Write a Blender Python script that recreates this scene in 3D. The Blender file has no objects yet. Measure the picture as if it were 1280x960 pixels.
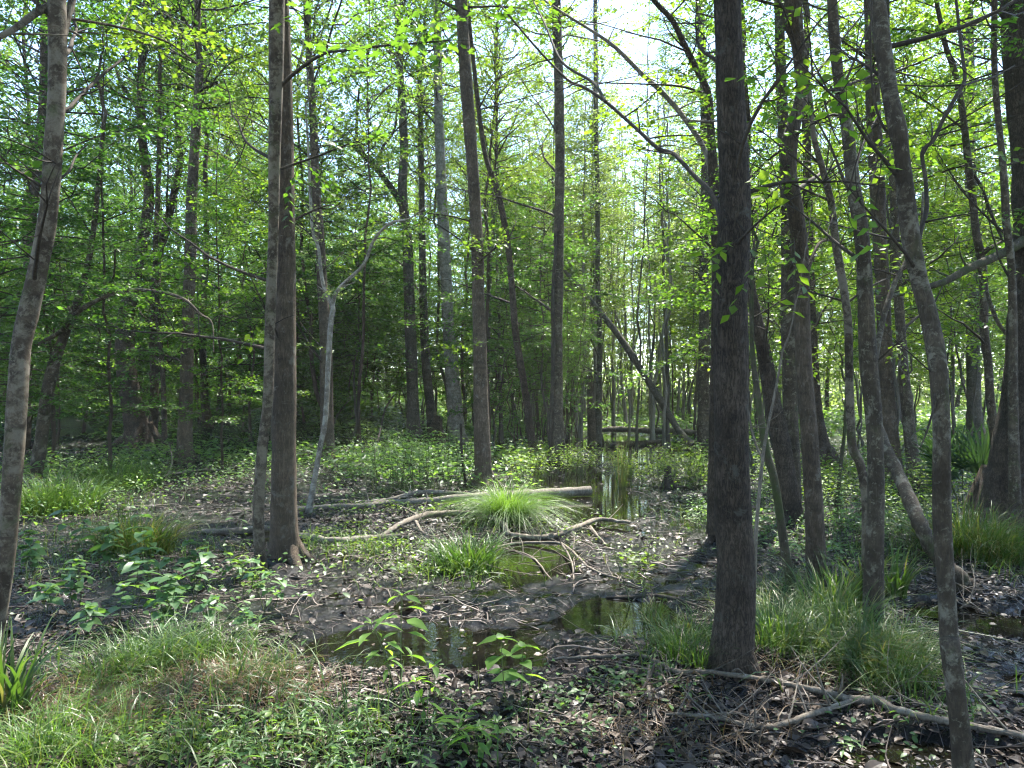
import bpy, math, random
import numpy as np

RNG = np.random.default_rng(7)
random.seed(7)
sc = bpy.context.scene
COL = sc.collection
PI = math.pi

# ------------------------------------------------------------------ camera model (photo pixels 1280 x 960)
F = 985.0
CAMZ = 1.6
TH = math.atan(20.0 / F)
CT, ST = math.cos(TH), math.sin(TH)

def ray(px, py):
    u = (px - 640.0) / F
    v = (480.0 - py) / F
    return np.array([u, CT - v * ST, ST + v * CT])

def at(px, py, Y):
    r = ray(px, py)
    return np.array([0, 0, CAMZ]) + r * (Y / r[1])

# ------------------------------------------------------------------ value noise
_T = np.random.default_rng(3).random((64, 64))
def vnoise(x, y):
    x = np.asarray(x, float); y = np.asarray(y, float)
    xi = np.floor(x).astype(int); yi = np.floor(y).astype(int)
    fx = x - xi; fy = y - yi
    fx = fx * fx * (3 - 2 * fx); fy = fy * fy * (3 - 2 * fy)
    a = _T[xi % 64, yi % 64]; b = _T[(xi + 1) % 64, yi % 64]
    c = _T[xi % 64, (yi + 1) % 64]; d = _T[(xi + 1) % 64, (yi + 1) % 64]
    return (a * (1 - fx) + b * fx) * (1 - fy) + (c * (1 - fx) + d * fx) * fy
def fbm(x, y, o=4):
    s = 0; a = .5
    for k in range(o):
        s = s + a * (vnoise(x * 2 ** k + 17.3 * k, y * 2 ** k + 9.1 * k) - .5); a *= .5
    return s
def sm(t):
    t = np.clip(t, 0, 1); return t * t * (3 - 2 * t)

# ------------------------------------------------------------------ terrain
WATER_Z = -0.07
def flat_d(py): return CAMZ * F / (py - 500.0)
DIPS = []
def dip(x0, x1, y0, y1, depth=.16):
    ya, yb = flat_d(y1), flat_d(y0)
    Y = (ya + yb) / 2
    DIPS.append(((x0 + x1) / 2 - 640, Y, (x1 - x0) / 2 / F * Y, (yb - ya) / 2, depth))
dip(340, 700, 772, 835)
dip(690, 850, 735, 785, .10)
dip(600, 720, 662, 722, .14)
dip(655, 775, 575, 665, .16)
dip(690, 860, 540, 575, .16)
dip(1130, 1290, 742, 785, .16)
dip(1000, 1290, 905, 960, .085)
dip(300, 430, 655, 672, .10)
SOG = [(.9, 6.1, .55, .8), (1.3, 7.2, .6, .9), (1.7, 8.6, .7, 1.1), (2.05, 10.4, .8, 1.4), (2.15, 12.8, .85, 1.8), (2.3, 16.5, 1., 2.6), (2.6, 20.5, 1.1, 3), (-.7, 6.7, 1.5, .55), (-.2, 7.6, .8, .5), (4.2, 5.6, .9, .7), (-3.2, 9.2, .9, .9), (-1.9, 7.4, .8, .35), (-2.6, 12.2, 1.5, .9), (.4, 8.6, .7, .6), (3.4, 4.6, .7, .4), (-.6, 5.9, 1.4, .35)]
DIPS = [(cx / F * cy, cy, rx, ry, d) for cx, cy, rx, ry, d in DIPS]

MOUNDS = []
def soggy(x, y):
    k = 0 * x
    for cx, cy, rx, ry in SOG: k = np.maximum(k, np.exp(-(((x - cx) / rx) ** 2 + ((y - cy) / ry) ** 2)))
    return sm(k * 1.5)
def H(x, y):
    x = np.asarray(x, float); y = np.asarray(y, float)
    h = .05 * fbm(x * .8, y * .8, 3) + .045 * fbm(x * 3.1 + 5, y * 3.1, 3) + .03 * fbm(x * 11, y * 11, 2)
    h = h + 1.25 * sm((y - 15) / 27) * sm((-x - .06 * y) / 4.5)
    h = h + .35 * sm((y - 15) / 30) * sm((x - .25 * y) / 8)
    h = h - .05 * np.exp(-(((x - 1.6) / 1.1) ** 2 + ((y - 8) / 3.5) ** 2))
    h = h + .05 * np.exp(-(((x + 1.6) / 1.5) ** 2 + ((y - 3.9) / .8) ** 2))
    h = h + .06 * np.exp(-(((x - 1.4) / .7) ** 2 + ((y - 4.9) / .7) ** 2))
    wob = .75 * fbm(x * 2.1 + 31, y * 2.1, 4)
    k = soggy(x, y)
    h = h * (1 - k) + k * (WATER_Z + .006 + .07 * fbm(x * 4.7 + 3, y * 4.7, 3) + .075 * fbm(x * 13, y * 13, 3))
    mw_ = (1 + 2.2 * fbm(x * 6, y * 6, 3)) if MOUNDS else 0
    for cx, cy, rr in MOUNDS: h = h + .06 * np.exp(-((x - cx) ** 2 + (y - cy) ** 2) / (2 * rr * rr)) * mw_
    for cx, cy, rx, ry, d in DIPS:
        q = ((x - cx) / rx) ** 2 + ((y - cy) / ry) ** 2
        h = h - d * (1 - sm((q + wob * 1.6 - .35) / .9))
    return h

def gz(x, y): return float(H(np.array([x]), np.array([y]))[0])

def ghit(px, py):
    r = ray(px, py); z = 0.0
    for _ in range(25):
        s = (z - CAMZ) / r[2] if r[2] < -1e-3 else 40
        s = min(max(s, 1.0), 70)
        z = .5 * z + .5 * gz(r[0] * s, r[1] * s)
    p = np.array([0, 0, CAMZ]) + r * s
    p[2] = gz(p[0], p[1])
    return p

# ------------------------------------------------------------------ materials
def mat(name):
    m = bpy.data.materials.new(name); m.use_nodes = True
    nt = m.node_tree; nt.nodes.clear()
    return m, nt
def N(nt, typ, **kw):
    n = nt.nodes.new(typ)
    for k, v in kw.items():
        if k.startswith('_'): setattr(n, k[1:], v)
        else:
            n.inputs[k.replace('__', ' ')].default_value = v
    return n
def L(nt, a, b): nt.links.new(a, b)
def ramp(nt, fac, stops, interp='LINEAR'):
    n = nt.nodes.new('ShaderNodeValToRGB'); cr = n.color_ramp; cr.interpolation = interp
    while len(cr.elements) < len(stops): cr.elements.new(.5)
    for e, (p, c) in zip(cr.elements, stops):
        e.position = p; e.color = (*c, 1) if len(c) == 3 else c
    L(nt, fac, n.inputs[0]); return n.outputs[0]
def mix(nt, fac, a, b, typ='MIX'):
    n = nt.nodes.new('ShaderNodeMix'); n.data_type = 'RGBA'; n.blend_type = typ
    if isinstance(fac, float): n.inputs[0].default_value = fac
    else: L(nt, fac, n.inputs[0])
    for s, v in ((6, a), (7, b)):
        if isinstance(v, tuple): n.inputs[s].default_value = (*v, 1)
        else: L(nt, v, n.inputs[s])
    return n.outputs[2]
def out(nt, sh):
    o = nt.nodes.new('ShaderNodeOutputMaterial'); L(nt, sh, o.inputs[0])
def coords(nt, scale, kind='Object'):
    t = nt.nodes.new('ShaderNodeTexCoord'); m = nt.nodes.new('ShaderNodeMapping')
    m.inputs['Scale'].default_value = scale; L(nt, t.outputs[kind], m.inputs[0]); return m.outputs[0]

def bark(name, dark, light, lichen=.0, lcol=(.34, .36, .31), moss=.0, scale=26, stretch=.16, bump=.6, crack=.25, lscale=7., band=0., bd=.014):
    """ridges drawn out along the stem, tone patches, lichen blotches in two sizes, moss"""
    m, nt = mat(name)
    oi = nt.nodes.new('ShaderNodeObjectInfo')
    def off(c):
        a = nt.nodes.new('ShaderNodeVectorMath'); a.operation = 'ADD'
        s = nt.nodes.new('ShaderNodeVectorMath'); s.operation = 'SCALE'; s.inputs[0].default_value = (13, 7, 31)
        L(nt, oi.outputs['Random'], s.inputs['Scale']); L(nt, c, a.inputs[0]); L(nt, s.outputs[0], a.inputs[1]); return a.outputs[0]
    c1 = off(coords(nt, (1, 1, stretch))); c0 = off(coords(nt, (1, 1, 1)))
    def noise(sc_, det, ro, vec, dist=0.):
        n = N(nt, 'ShaderNodeTexNoise', Scale=float(sc_), Detail=float(det), Roughness=ro, Distortion=dist); L(nt, vec, n.inputs['Vector']); return n.outputs[0]
    n1 = noise(scale, 8, .7, c1, .6); nf = noise(scale * 3.1, 4, .7, c1, .3); n2 = noise(2.2, 5, .6, c0); n3 = noise(12, 6, .7, c0, .3)
    # ridged: |n - .5|
    sb = nt.nodes.new('ShaderNodeMath'); sb.operation = 'SUBTRACT'; sb.inputs[1].default_value = .5; L(nt, n1, sb.inputs[0])
    ab = nt.nodes.new('ShaderNodeMath'); ab.operation = 'ABSOLUTE'; L(nt, sb.outputs[0], ab.inputs[0])
    ridge = ramp(nt, ab.outputs[0], [(0, (0, 0, 0)), (.13, (1, 1, 1))])
    h = nt.nodes.new('ShaderNodeMath'); h.operation = 'MULTIPLY_ADD'; h.inputs[1].default_value = crack; L(nt, ridge, h.inputs[0])
    h2 = nt.nodes.new('ShaderNodeMath'); h2.operation = 'MULTIPLY_ADD'; h2.inputs[1].default_value = .45; L(nt, nf, h2.inputs[0]); L(nt, n1, h2.inputs[2])
    L(nt, h2.outputs[0], h.inputs[2]); height = h.outputs[0]
    lo = .42 + crack * .35
    col = ramp(nt, height, [(lo, dark), (lo + .22, tuple(a * .55 + b * .45 for a, b in zip(dark, light))), (lo + .5, light)])
    tone = ramp(nt, n2, [(.3, (.6, .58, .56)), (.7, (1.22, 1.2, 1.15))]); col = mix(nt, 1.0, col, tone, 'MULTIPLY')
    tone2 = ramp(nt, n3, [(.35, (.72, .72, .72)), (.65, (1.2, 1.2, 1.2))]); col = mix(nt, 1.0, col, tone2, 'MULTIPLY')
    if band:
        cb = off(coords(nt, (.35, .35, 6.5))); nb = noise(1.6, 4, .6, cb, .4)
        col = mix(nt, 1.0, col, ramp(nt, nb, [(.36, (1 - band,) * 3), (.62, (1 + band * .5,) * 3)]), 'MULTIPLY')
    if lichen > 0:
        for ls, am in ((lscale, lichen), (lscale * 3.3, lichen * .8)):
            nl = noise(ls, 7, .72, c0, .35)
            f = ramp(nt, nl, [(.66 - am * .28, (0, 0, 0)), (.72 - am * .24, (.8, .8, .8))])
            lc = mix(nt, nf, tuple(x * .6 for x in lcol), lcol)
            col = mix(nt, f, col, lc)
    if moss > 0:
        n5 = noise(5., 7, .72, c0, .6)
        f = ramp(nt, n5, [(.66 - moss * .28, (0, 0, 0)), (.80 - moss * .22, (.8, .8, .8))])
        col = mix(nt, f, col, (.045, .06, .018))
    b = N(nt, 'ShaderNodeBump', Strength=bump, Distance=bd); L(nt, height, b.inputs['Height'])
    p = N(nt, 'ShaderNodeBsdfPrincipled', Roughness=.88); p.inputs['Specular IOR Level'].default_value = .2
    L(nt, col, p.inputs['Base Color']); L(nt, b.outputs[0], p.inputs['Normal'])
    out(nt, p.outputs[0]); return m

def leaf(name, cols, trans=.5, rough=.42, tcol=None, tmul=2.6):
    """reflecting and light-passing leaf; colour differs from leaf to leaf and a little from plant to plant"""
    m, nt = mat(name)
    g = nt.nodes.new('ShaderNodeNewGeometry'); oi = nt.nodes.new('ShaderNodeObjectInfo')
    st = [(i / max(len(cols) - 1, 1), c) for i, c in enumerate(cols)]
    a = nt.nodes.new('ShaderNodeMath'); a.operation = 'MULTIPLY_ADD'; a.inputs[1].default_value = .65
    b = nt.nodes.new('ShaderNodeMath'); b.operation = 'MULTIPLY'; b.inputs[1].default_value = .35
    L(nt, oi.outputs['Random'], b.inputs[0]); L(nt, g.outputs['Random Per Island'], a.inputs[0]); L(nt, b.outputs[0], a.inputs[2])
    col = ramp(nt, a.outputs[0], st)
    p = N(nt, 'ShaderNodeBsdfPrincipled', Roughness=rough); p.inputs['Specular IOR Level'].default_value = .32
    L(nt, col, p.inputs['Base Color'])
    t = nt.nodes.new('ShaderNodeBsdfTranslucent')
    tc = mix(nt, 1.0, col, tcol or (tmul * 1.0, tmul, tmul * .34), 'MULTIPLY'); L(nt, tc, t.inputs['Color'])
    ms = nt.nodes.new('ShaderNodeMixShader'); ms.inputs[0].default_value = trans
    L(nt, p.outputs[0], ms.inputs[1]); L(nt, t.outputs[0], ms.inputs[2]); out(nt, ms.outputs[0]); return m

M = {}
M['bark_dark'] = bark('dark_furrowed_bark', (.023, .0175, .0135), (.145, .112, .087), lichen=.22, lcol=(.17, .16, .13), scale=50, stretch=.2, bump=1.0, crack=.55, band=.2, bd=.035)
M['bark_brown'] = bark('brown_bark', (.034, .026, .019), (.145, .112, .084), lichen=.3, lcol=(.215, .195, .16), scale=48, stretch=.16, bump=.9, crack=.35, band=.15, bd=.022)
M['bark_mottled'] = bark('mottled_grey_bark', (.034, .025, .018), (.09, .07, .052), lichen=.62, lcol=(.185, .158, .12), moss=.4, scale=30, stretch=.7, bump=.3, crack=.1, lscale=6., band=.35)
M['bark_lichen'] = bark('lichen_bark', (.024, .018, .013), (.095, .076, .056), lichen=.42, lcol=(.21, .19, .145), moss=.35, scale=36, stretch=.3, bump=.6, crack=.2, band=.25)
M['bark_grey'] = bark('grey_bark', (.03, .026, .021), (.125, .11, .09), lichen=.35, lcol=(.2, .19, .16), scale=30, stretch=.15, bump=.6, crack=.25, band=.2)
M['bark_pale'] = bark('pale_bark', (.08, .07, .058), (.23, .21, .18), lichen=.55, lcol=(.33, .315, .275), scale=20, stretch=.4, bump=.4, crack=.12, band=.3)
M['bark_moss'] = bark('mossy_bark', (.03, .025, .019), (.1, .085, .065), lichen=.2, moss=.9, scale=30, stretch=.3, bump=.6)
M['twig_dark'] = bark('dark_twig_bark', (.022, .018, .015), (.075, .062, .05), scale=40, stretch=.5, bump=.2)
M['twig_pale'] = bark('weathered_wood', (.05, .042, .034), (.2, .172, .142), lichen=.3, lcol=(.26, .24, .2), moss=.2, scale=36, stretch=.2, bump=.4)
M['wood_grey'] = bark('grey_dead_wood', (.05, .043, .035), (.22, .194, .162), lichen=.35, lcol=(.3, .285, .24), moss=.15, scale=34, stretch=.25, bump=.5)
M['leaf_mid'] = leaf('green_tree_leaf', [(.036, .082, .018), (.058, .118, .023), (.088, .152, .03)])
M['leaf_shade'] = leaf('shade_green_leaf', [(.027, .07, .02), (.044, .098, .023), (.066, .128, .028)])  # shade of the left wood put into a darker leaf colour
M['leaf_yellow'] = leaf('yellow_green_leaf', [(.055, .1, .018), (.08, .132, .022), (.11, .16, .028)])
M['leaf_sunpale'] = leaf('sun_paled_leaf', [(.09, .13, .065), (.12, .165, .09), (.16, .2, .12)], rough=.35)  # sun glare on distant leaves put into the leaf colour
M['leaf_herb'] = leaf('herb_leaf', [(.05, .1, .035), (.08, .15, .05), (.13, .2, .08)], trans=.45)
M['leaf_bright'] = leaf('bright_herb_leaf', [(.08, .16, .035), (.1, .19, .04), (.13, .22, .05)], trans=.5)
M['leaf_broad'] = leaf('broad_blue_green_leaf', [(.05, .1, .042), (.06, .122, .048), (.1, .165, .05)], trans=.35, rough=.38)
M['grass'] = leaf('grass_blade', [(.025, .06, .016), (.036, .08, .02), (.055, .105, .027), (.09, .12, .04), (.19, .15, .085)], trans=.4, tmul=1.7)
M['grass_pale'] = leaf('light_grass_blade', [(.055, .115, .025), (.085, .155, .035), (.13, .185, .05)], trans=.45, tmul=2.1)
M['straw'] = leaf('dead_grass_blade', [(.06, .036, .02), (.11, .068, .038), (.19, .13, .075)], trans=.25, tmul=1.2)
M['palm'] = leaf('fan_palm_blade', [(.018, .042, .022), (.03, .06, .03)], trans=.3, rough=.35)
M['stem'] = bark('green_stem', (.05, .07, .025), (.1, .12, .05), scale=30, bump=.1)

def litter_mat(name, cols, rough=.38):
    m, nt = mat(name)
    g = nt.nodes.new('ShaderNodeNewGeometry')
    st = [(i / (len(cols) - 1), c) for i, c in enumerate(cols)]
    col = ramp(nt, g.outputs['Random Per Island'], st)
    p = N(nt, 'ShaderNodeBsdfPrincipled', Roughness=rough); p.inputs['Specular IOR Level'].default_value = .28
    L(nt, col, p.inputs['Base Color']); out(nt, p.outputs[0]); return m
M['litter'] = litter_mat('wet_fallen_leaf', [(.011, .008, .006), (.024, .017, .012), (.04, .028, .02), (.016, .011, .008), (.055, .038, .028), (.022, .015, .011), (.09, .066, .05)], .45)
M['litter_dry'] = litter_mat('dry_fallen_leaf', [(.022, .015, .011), (.045, .03, .021), (.075, .051, .036), (.03, .021, .015), (.12, .088, .064)], .5)
M['needle'] = litter_mat('fallen_twig_wood', [(.03, .022, .017), (.08, .06, .048), (.16, .13, .11), (.05, .035, .03)], .6)

def mud_mat():
    m, nt = mat('wet_mud')
    c = coords(nt, (1, 1, 1))
    n1 = N(nt, 'ShaderNodeTexNoise', Scale=1.3, Detail=7.0, Roughness=.65); L(nt, c, n1.inputs['Vector'])
    n2 = N(nt, 'ShaderNodeTexNoise', Scale=24.0, Detail=6.0, Roughness=.7); L(nt, c, n2.inputs['Vector'])
    n3 = N(nt, 'ShaderNodeTexVoronoi', Scale=17.0); L(nt, c, n3.inputs['Vector'])
    col = ramp(nt, n2.outputs[0], [(.3, (.006, .005, .0045)), (.55, (.011, .0092, .008)), (.75, (.025, .0205, .0175))])
    col2 = ramp(nt, n1.outputs[0], [(.35, (.6, .6, .62)), (.65, (1.35, 1.28, 1.2))])
    col = mix(nt, 1.0, col, col2, 'MULTIPLY')
    ro = ramp(nt, n1.outputs[0], [(.36, (.07, .07, .07)), (.66, (.3, .3, .3))])
    h = nt.nodes.new('ShaderNodeMath'); h.operation = 'MULTIPLY_ADD'; h.inputs[1].default_value = .5
    L(nt, n3.outputs['Distance'], h.inputs[0]); L(nt, n2.outputs[0], h.inputs[2])
    b = N(nt, 'ShaderNodeBump', Strength=1.0, Distance=.05); L(nt, h.outputs[0], b.inputs['Height'])
    p = N(nt, 'ShaderNodeBsdfPrincipled'); p.inputs['Specular IOR Level'].default_value = .55
    L(nt, col, p.inputs['Base Color']); L(nt, ro, p.inputs['Roughness']); L(nt, b.outputs[0], p.inputs['Normal'])
    out(nt, p.outputs[0]); return m
M['mud'] = mud_mat()
def water_mat():
    m, nt = mat('dark_swamp_water')
    c = coords(nt, (1, 1, 1))
    n = N(nt, 'ShaderNodeTexNoise', Scale=7.0, Detail=3.0); L(nt, c, n.inputs['Vector'])
    b = N(nt, 'ShaderNodeBump', Strength=.05, Distance=.02); L(nt, n.outputs[0], b.inputs['Height'])
    p = N(nt, 'ShaderNodeBsdfPrincipled', Roughness=.02); p.inputs['Specular IOR Level'].default_value = .5
    p.inputs['Base Color'].default_value = (.006, .0055, .0035, 1)
    L(nt, b.outputs[0], p.inputs['Normal']); out(nt, p.outputs[0]); return m
M['water'] = water_mat()

# ------------------------------------------------------------------ mesh helpers
class MB:
    """collects tubes and leaves and links them as one mesh object"""
    def __init__(s): s.v = []; s.f = {3: [], 4: []}; s.m = {3: [], 4: []}; s.n = 0
    def add(s, v, f, mi=0):
        v = np.asarray(v, np.float32).reshape(-1, 3); f = np.asarray(f, np.int64)
        s.v.append(v); s.f[f.shape[1]].append(f + s.n); s.m[f.shape[1]].append(np.full(len(f), mi, np.int32)); s.n += len(v)
    def tube(s, pts, rad, sides=6, mi=0, cap=True, rough=0., seed=0):
        P = np.asarray(pts, float); R = np.asarray(rad, float); n = len(P)
        T = np.gradient(P, axis=0); T /= np.linalg.norm(T, axis=1)[:, None] + 1e-9
        up = np.array([.13, .97, .21]) if abs(T[0][1]) < .9 else np.array([1., 0, 0])
        A = np.zeros_like(P); a = up - T[0] * up.dot(T[0]); a /= np.linalg.norm(a)
        for i in range(n):
            a = a - T[i] * a.dot(T[i]); a /= np.linalg.norm(a) + 1e-9; A[i] = a
        B = np.cross(T, A)
        ang = np.arange(sides) * 2 * PI / sides
        RR = np.repeat(R[:, None], sides, 1)
        if rough:
            arc = np.concatenate([[0], np.cumsum(np.linalg.norm(np.diff(P, axis=0), axis=1))])
            k = np.abs(np.sin(ang / 2)) * 2.2 + seed * 3.7
            uu = k[None, :] + 0 * arc[:, None]; vv = arc[:, None] * 2.5 + 0 * k[None, :]
            ee = np.cos(ang)[None, :] * 1.3 + seed
            RR = RR * (1 + rough * (2 * fbm(uu * 1.2 + ee, vv, 3)))
        V = P[:, None, :] + RR[:, :, None] * (np.cos(ang)[None, :, None] * A[:, None, :] + np.sin(ang)[None, :, None] * B[:, None, :])
        i = np.arange(n - 1)[:, None] * sides; j = np.arange(sides)[None, :]; j2 = (j + 1) % sides
        Fq = np.stack([i + j, i + j2, i + sides + j2, i + sides + j], -1).reshape(-1, 4)
        V = V.reshape(-1, 3)
        s.add(V, Fq, mi)
        if cap:
            for e, c in ((0, P[0]), (n - 1, P[-1])):
                ring = V[e * sides:(e + 1) * sides]
                fs = [[k, (k + 1) % sides, sides] if e else [(k + 1) % sides, k, sides] for k in range(sides)]
                s.add(np.vstack([ring, c]), fs, mi)
    def leaves(s, tpl, pos, ax, nor, ln, wd, mi=0):
        tv, tf = tpl
        pos = np.asarray(pos, float); n = len(pos)
        if n == 0: return
        ax = ax / (np.linalg.norm(ax, axis=1)[:, None] + 1e-9)
        sd = np.cross(nor, ax); sd /= np.linalg.norm(sd, axis=1)[:, None] + 1e-9
        nr = np.cross(ax, sd)
        ln = np.broadcast_to(ln, (n,))[:, None, None]; wd = np.broadcast_to(wd, (n,))[:, None, None]
        V = pos[:, None, :] + ax[:, None, :] * tv[None, :, 0:1] * ln + sd[:, None, :] * tv[None, :, 1:2] * wd + nr[:, None, :] * tv[None, :, 2:3] * ln
        k = len(tv); Fv = np.asarray(tf)[None, :, :] + (np.arange(n) * k)[:, None, None]
        s.add(V.reshape(-1, 3), Fv.reshape(-1, Fv.shape[-1]), mi)
    def mesh(s, name, mats, smooth=True):
        me = bpy.data.meshes.new(name)
        V = np.concatenate(s.v) if s.v else np.zeros((0, 3), np.float32)
        F3 = np.concatenate(s.f[3]) if s.f[3] else np.zeros((0, 3), int)
        F4 = np.concatenate(s.f[4]) if s.f[4] else np.zeros((0, 4), int)
        mi = np.concatenate([*s.m[3], *s.m[4]]) if s.n else np.zeros(0, np.int32)
        me.vertices.add(len(V)); me.vertices.foreach_set('co', V.ravel().astype(np.float32))
        me.loops.add(F3.size + F4.size); me.loops.foreach_set('vertex_index', np.concatenate([F3.ravel(), F4.ravel()]).astype(np.int32))
        np_ = len(F3) + len(F4); me.polygons.add(np_)
        tot = np.concatenate([np.full(len(F3), 3), np.full(len(F4), 4)]).astype(np.int32)
        st = np.concatenate([[0], np.cumsum(tot)[:-1]]).astype(np.int32) if np_ else np.zeros(0, np.int32)
        me.polygons.foreach_set('loop_start', st)
        try: me.polygons.foreach_set('loop_total', tot)
        except Exception: pass
        for m in mats: me.materials.append(m)
        me.polygons.foreach_set('material_index', mi.astype(np.int32))
        me.polygons.foreach_set('use_smooth', np.full(np_, smooth))
        me.update(calc_edges=True); me.validate()
        return me

DIAMOND = (np.array([[0, 0, 0], [.45, .5, .06], [1, 0, -.04], [.45, -.5, .06]]), np.array([[0, 3, 2], [0, 2, 1]]))
# pointed oval leaf, folded along its midrib and drooping to the tip
LANCE = (np.array([[0, 0, 0], [.3, .42, .05], [.62, .4, .02], [1, 0, -.16], [.62, -.4, .02], [.3, -.42, .05], [.3, 0, .0], [.62, 0, -.04]]),
         np.array([[0, 6, 1, 1], [6, 7, 2, 1], [7, 3, 2, 2], [0, 5, 6, 6], [5, 4, 7, 6], [4, 3, 7, 7]]))
LANCE = (LANCE[0], np.array([[0, 6, 1], [6, 7, 2], [6, 2, 1], [7, 3, 2], [0, 5, 6], [5, 4, 7], [5, 7, 6], [4, 3, 7]]))
HEART = (np.array([[0, 0, 0], [-.1, .35, .04], [.15, .52, .05], [.5, .42, .01], [1, 0, -.2], [.5, -.42, .01], [.15, -.52, .05], [-.1, -.35, .04], [.45, 0, -.03]]),
         np.array([[0, 8, 1], [1, 8, 2], [2, 8, 3], [3, 8, 4], [0, 7, 8], [7, 6, 8], [6, 5, 8], [5, 4, 8]]))
_a = [(0, 0), (.12, .3), (-.02, .62), (.3, .5), (.5, .85), (.58, .35), (.8, .3), (1.05, 0)]
MAPLE = (np.array([[x, y * .62, .05 * y] for x, y in _a] + [[x, -y * .62, .05 * y] for x, y in _a[1:-1]] + [[.35, 0, -.02]]),
         np.array([[14, 1, 0], [14, 2, 1], [14, 3, 2], [14, 4, 3], [14, 5, 4], [14, 6, 5], [14, 7, 6],
                   [14, 0, 8], [14, 8, 9], [14, 9, 10], [14, 10, 11], [14, 11, 12], [14, 12, 13], [14, 13, 7]]))

def link(name, me, parent=None, loc=(0, 0, 0)):
    o = bpy.data.objects.new(name, me); COL.objects.link(o); o.location = loc
    if parent is not None: o.parent = parent
    return o
def tag(o, label=None, cat=None, group=None, kind=None):
    if label: o['label'] = label
    if cat: o['category'] = cat
    if group: o['group'] = group
    if kind: o['kind'] = kind
    return o
def thing(name, label, cat, loc, group=None):
    return tag(link(name, None, None, loc), label, cat, group)

def catmull(P, per=6):
    P = np.asarray(P, float); n = len(P)
    if n < 3: 
        t = np.linspace(0, 1, per + 1)[:, None]; return P[0] * (1 - t) + P[-1] * t
    Q = np.vstack([2 * P[0] - P[1], P, 2 * P[-1] - P[-2]])
    o = []
    for i in range(n - 1):
        p0, p1, p2, p3 = Q[i:i + 4]
        for t in np.arange(per) / per:
            o.append(.5 * ((2 * p1) + (-p0 + p2) * t + (2 * p0 - 5 * p1 + 4 * p2 - p3) * t * t + (-p0 + 3 * p1 - 3 * p2 + p3) * t ** 3))
    o.append(P[-1]); return np.array(o)

def rvec(n, r=RNG): 
    v = r.normal(size=(n, 3)); return v / np.linalg.norm(v, axis=1)[:, None]

# ------------------------------------------------------------------ twigs with leaves
def leafy_twig(mb, p0, d, ln, L_, W_, r, tpl=DIAMOND, up=.8, jit=.35, dens=1.0, mi_leaf=1, mi_wood=0, wood=True, rad=.003, droop=.15):
    n = max(2, int(ln / (L_ * .55) * dens))
    t = (np.arange(n) + r.random(n) * .6) / n
    d = d / np.linalg.norm(d)
    c = p0 + d[None, :] * (t[:, None] * ln) - np.array([0, 0, 1])[None, :] * (droop * ln * t ** 2)[:, None]
    if wood:
        ks = np.array([0, .5, 1.]); pp = p0 + d[None, :] * (ks[:, None] * ln) - np.array([0, 0, 1])[None, :] * (droop * ln * ks ** 2)[:, None]
        mb.tube(pp, [rad, rad * .7, rad * .3], 3, mi_wood, cap=False)
    s = np.where(np.arange(n) % 2 == 0, 1., -1.)
    hz = np.cross(d, [0, 0, 1.]); hz /= np.linalg.norm(hz) + 1e-6
    ax = d[None, :] * .75 + hz[None, :] * s[:, None] * (.75 + .3 * r.random(n))[:, None] + r.normal(size=(n, 3)) * .22
    ax[:, 2] -= .25
    nor = np.array([0, 0, up])[None, :] + r.normal(size=(n, 3)) * jit
    l = L_ * (.6 + .7 * r.random(n))
    mb.leaves(tpl, c, ax, nor, l, W_ * l / L_, mi_leaf)

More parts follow.
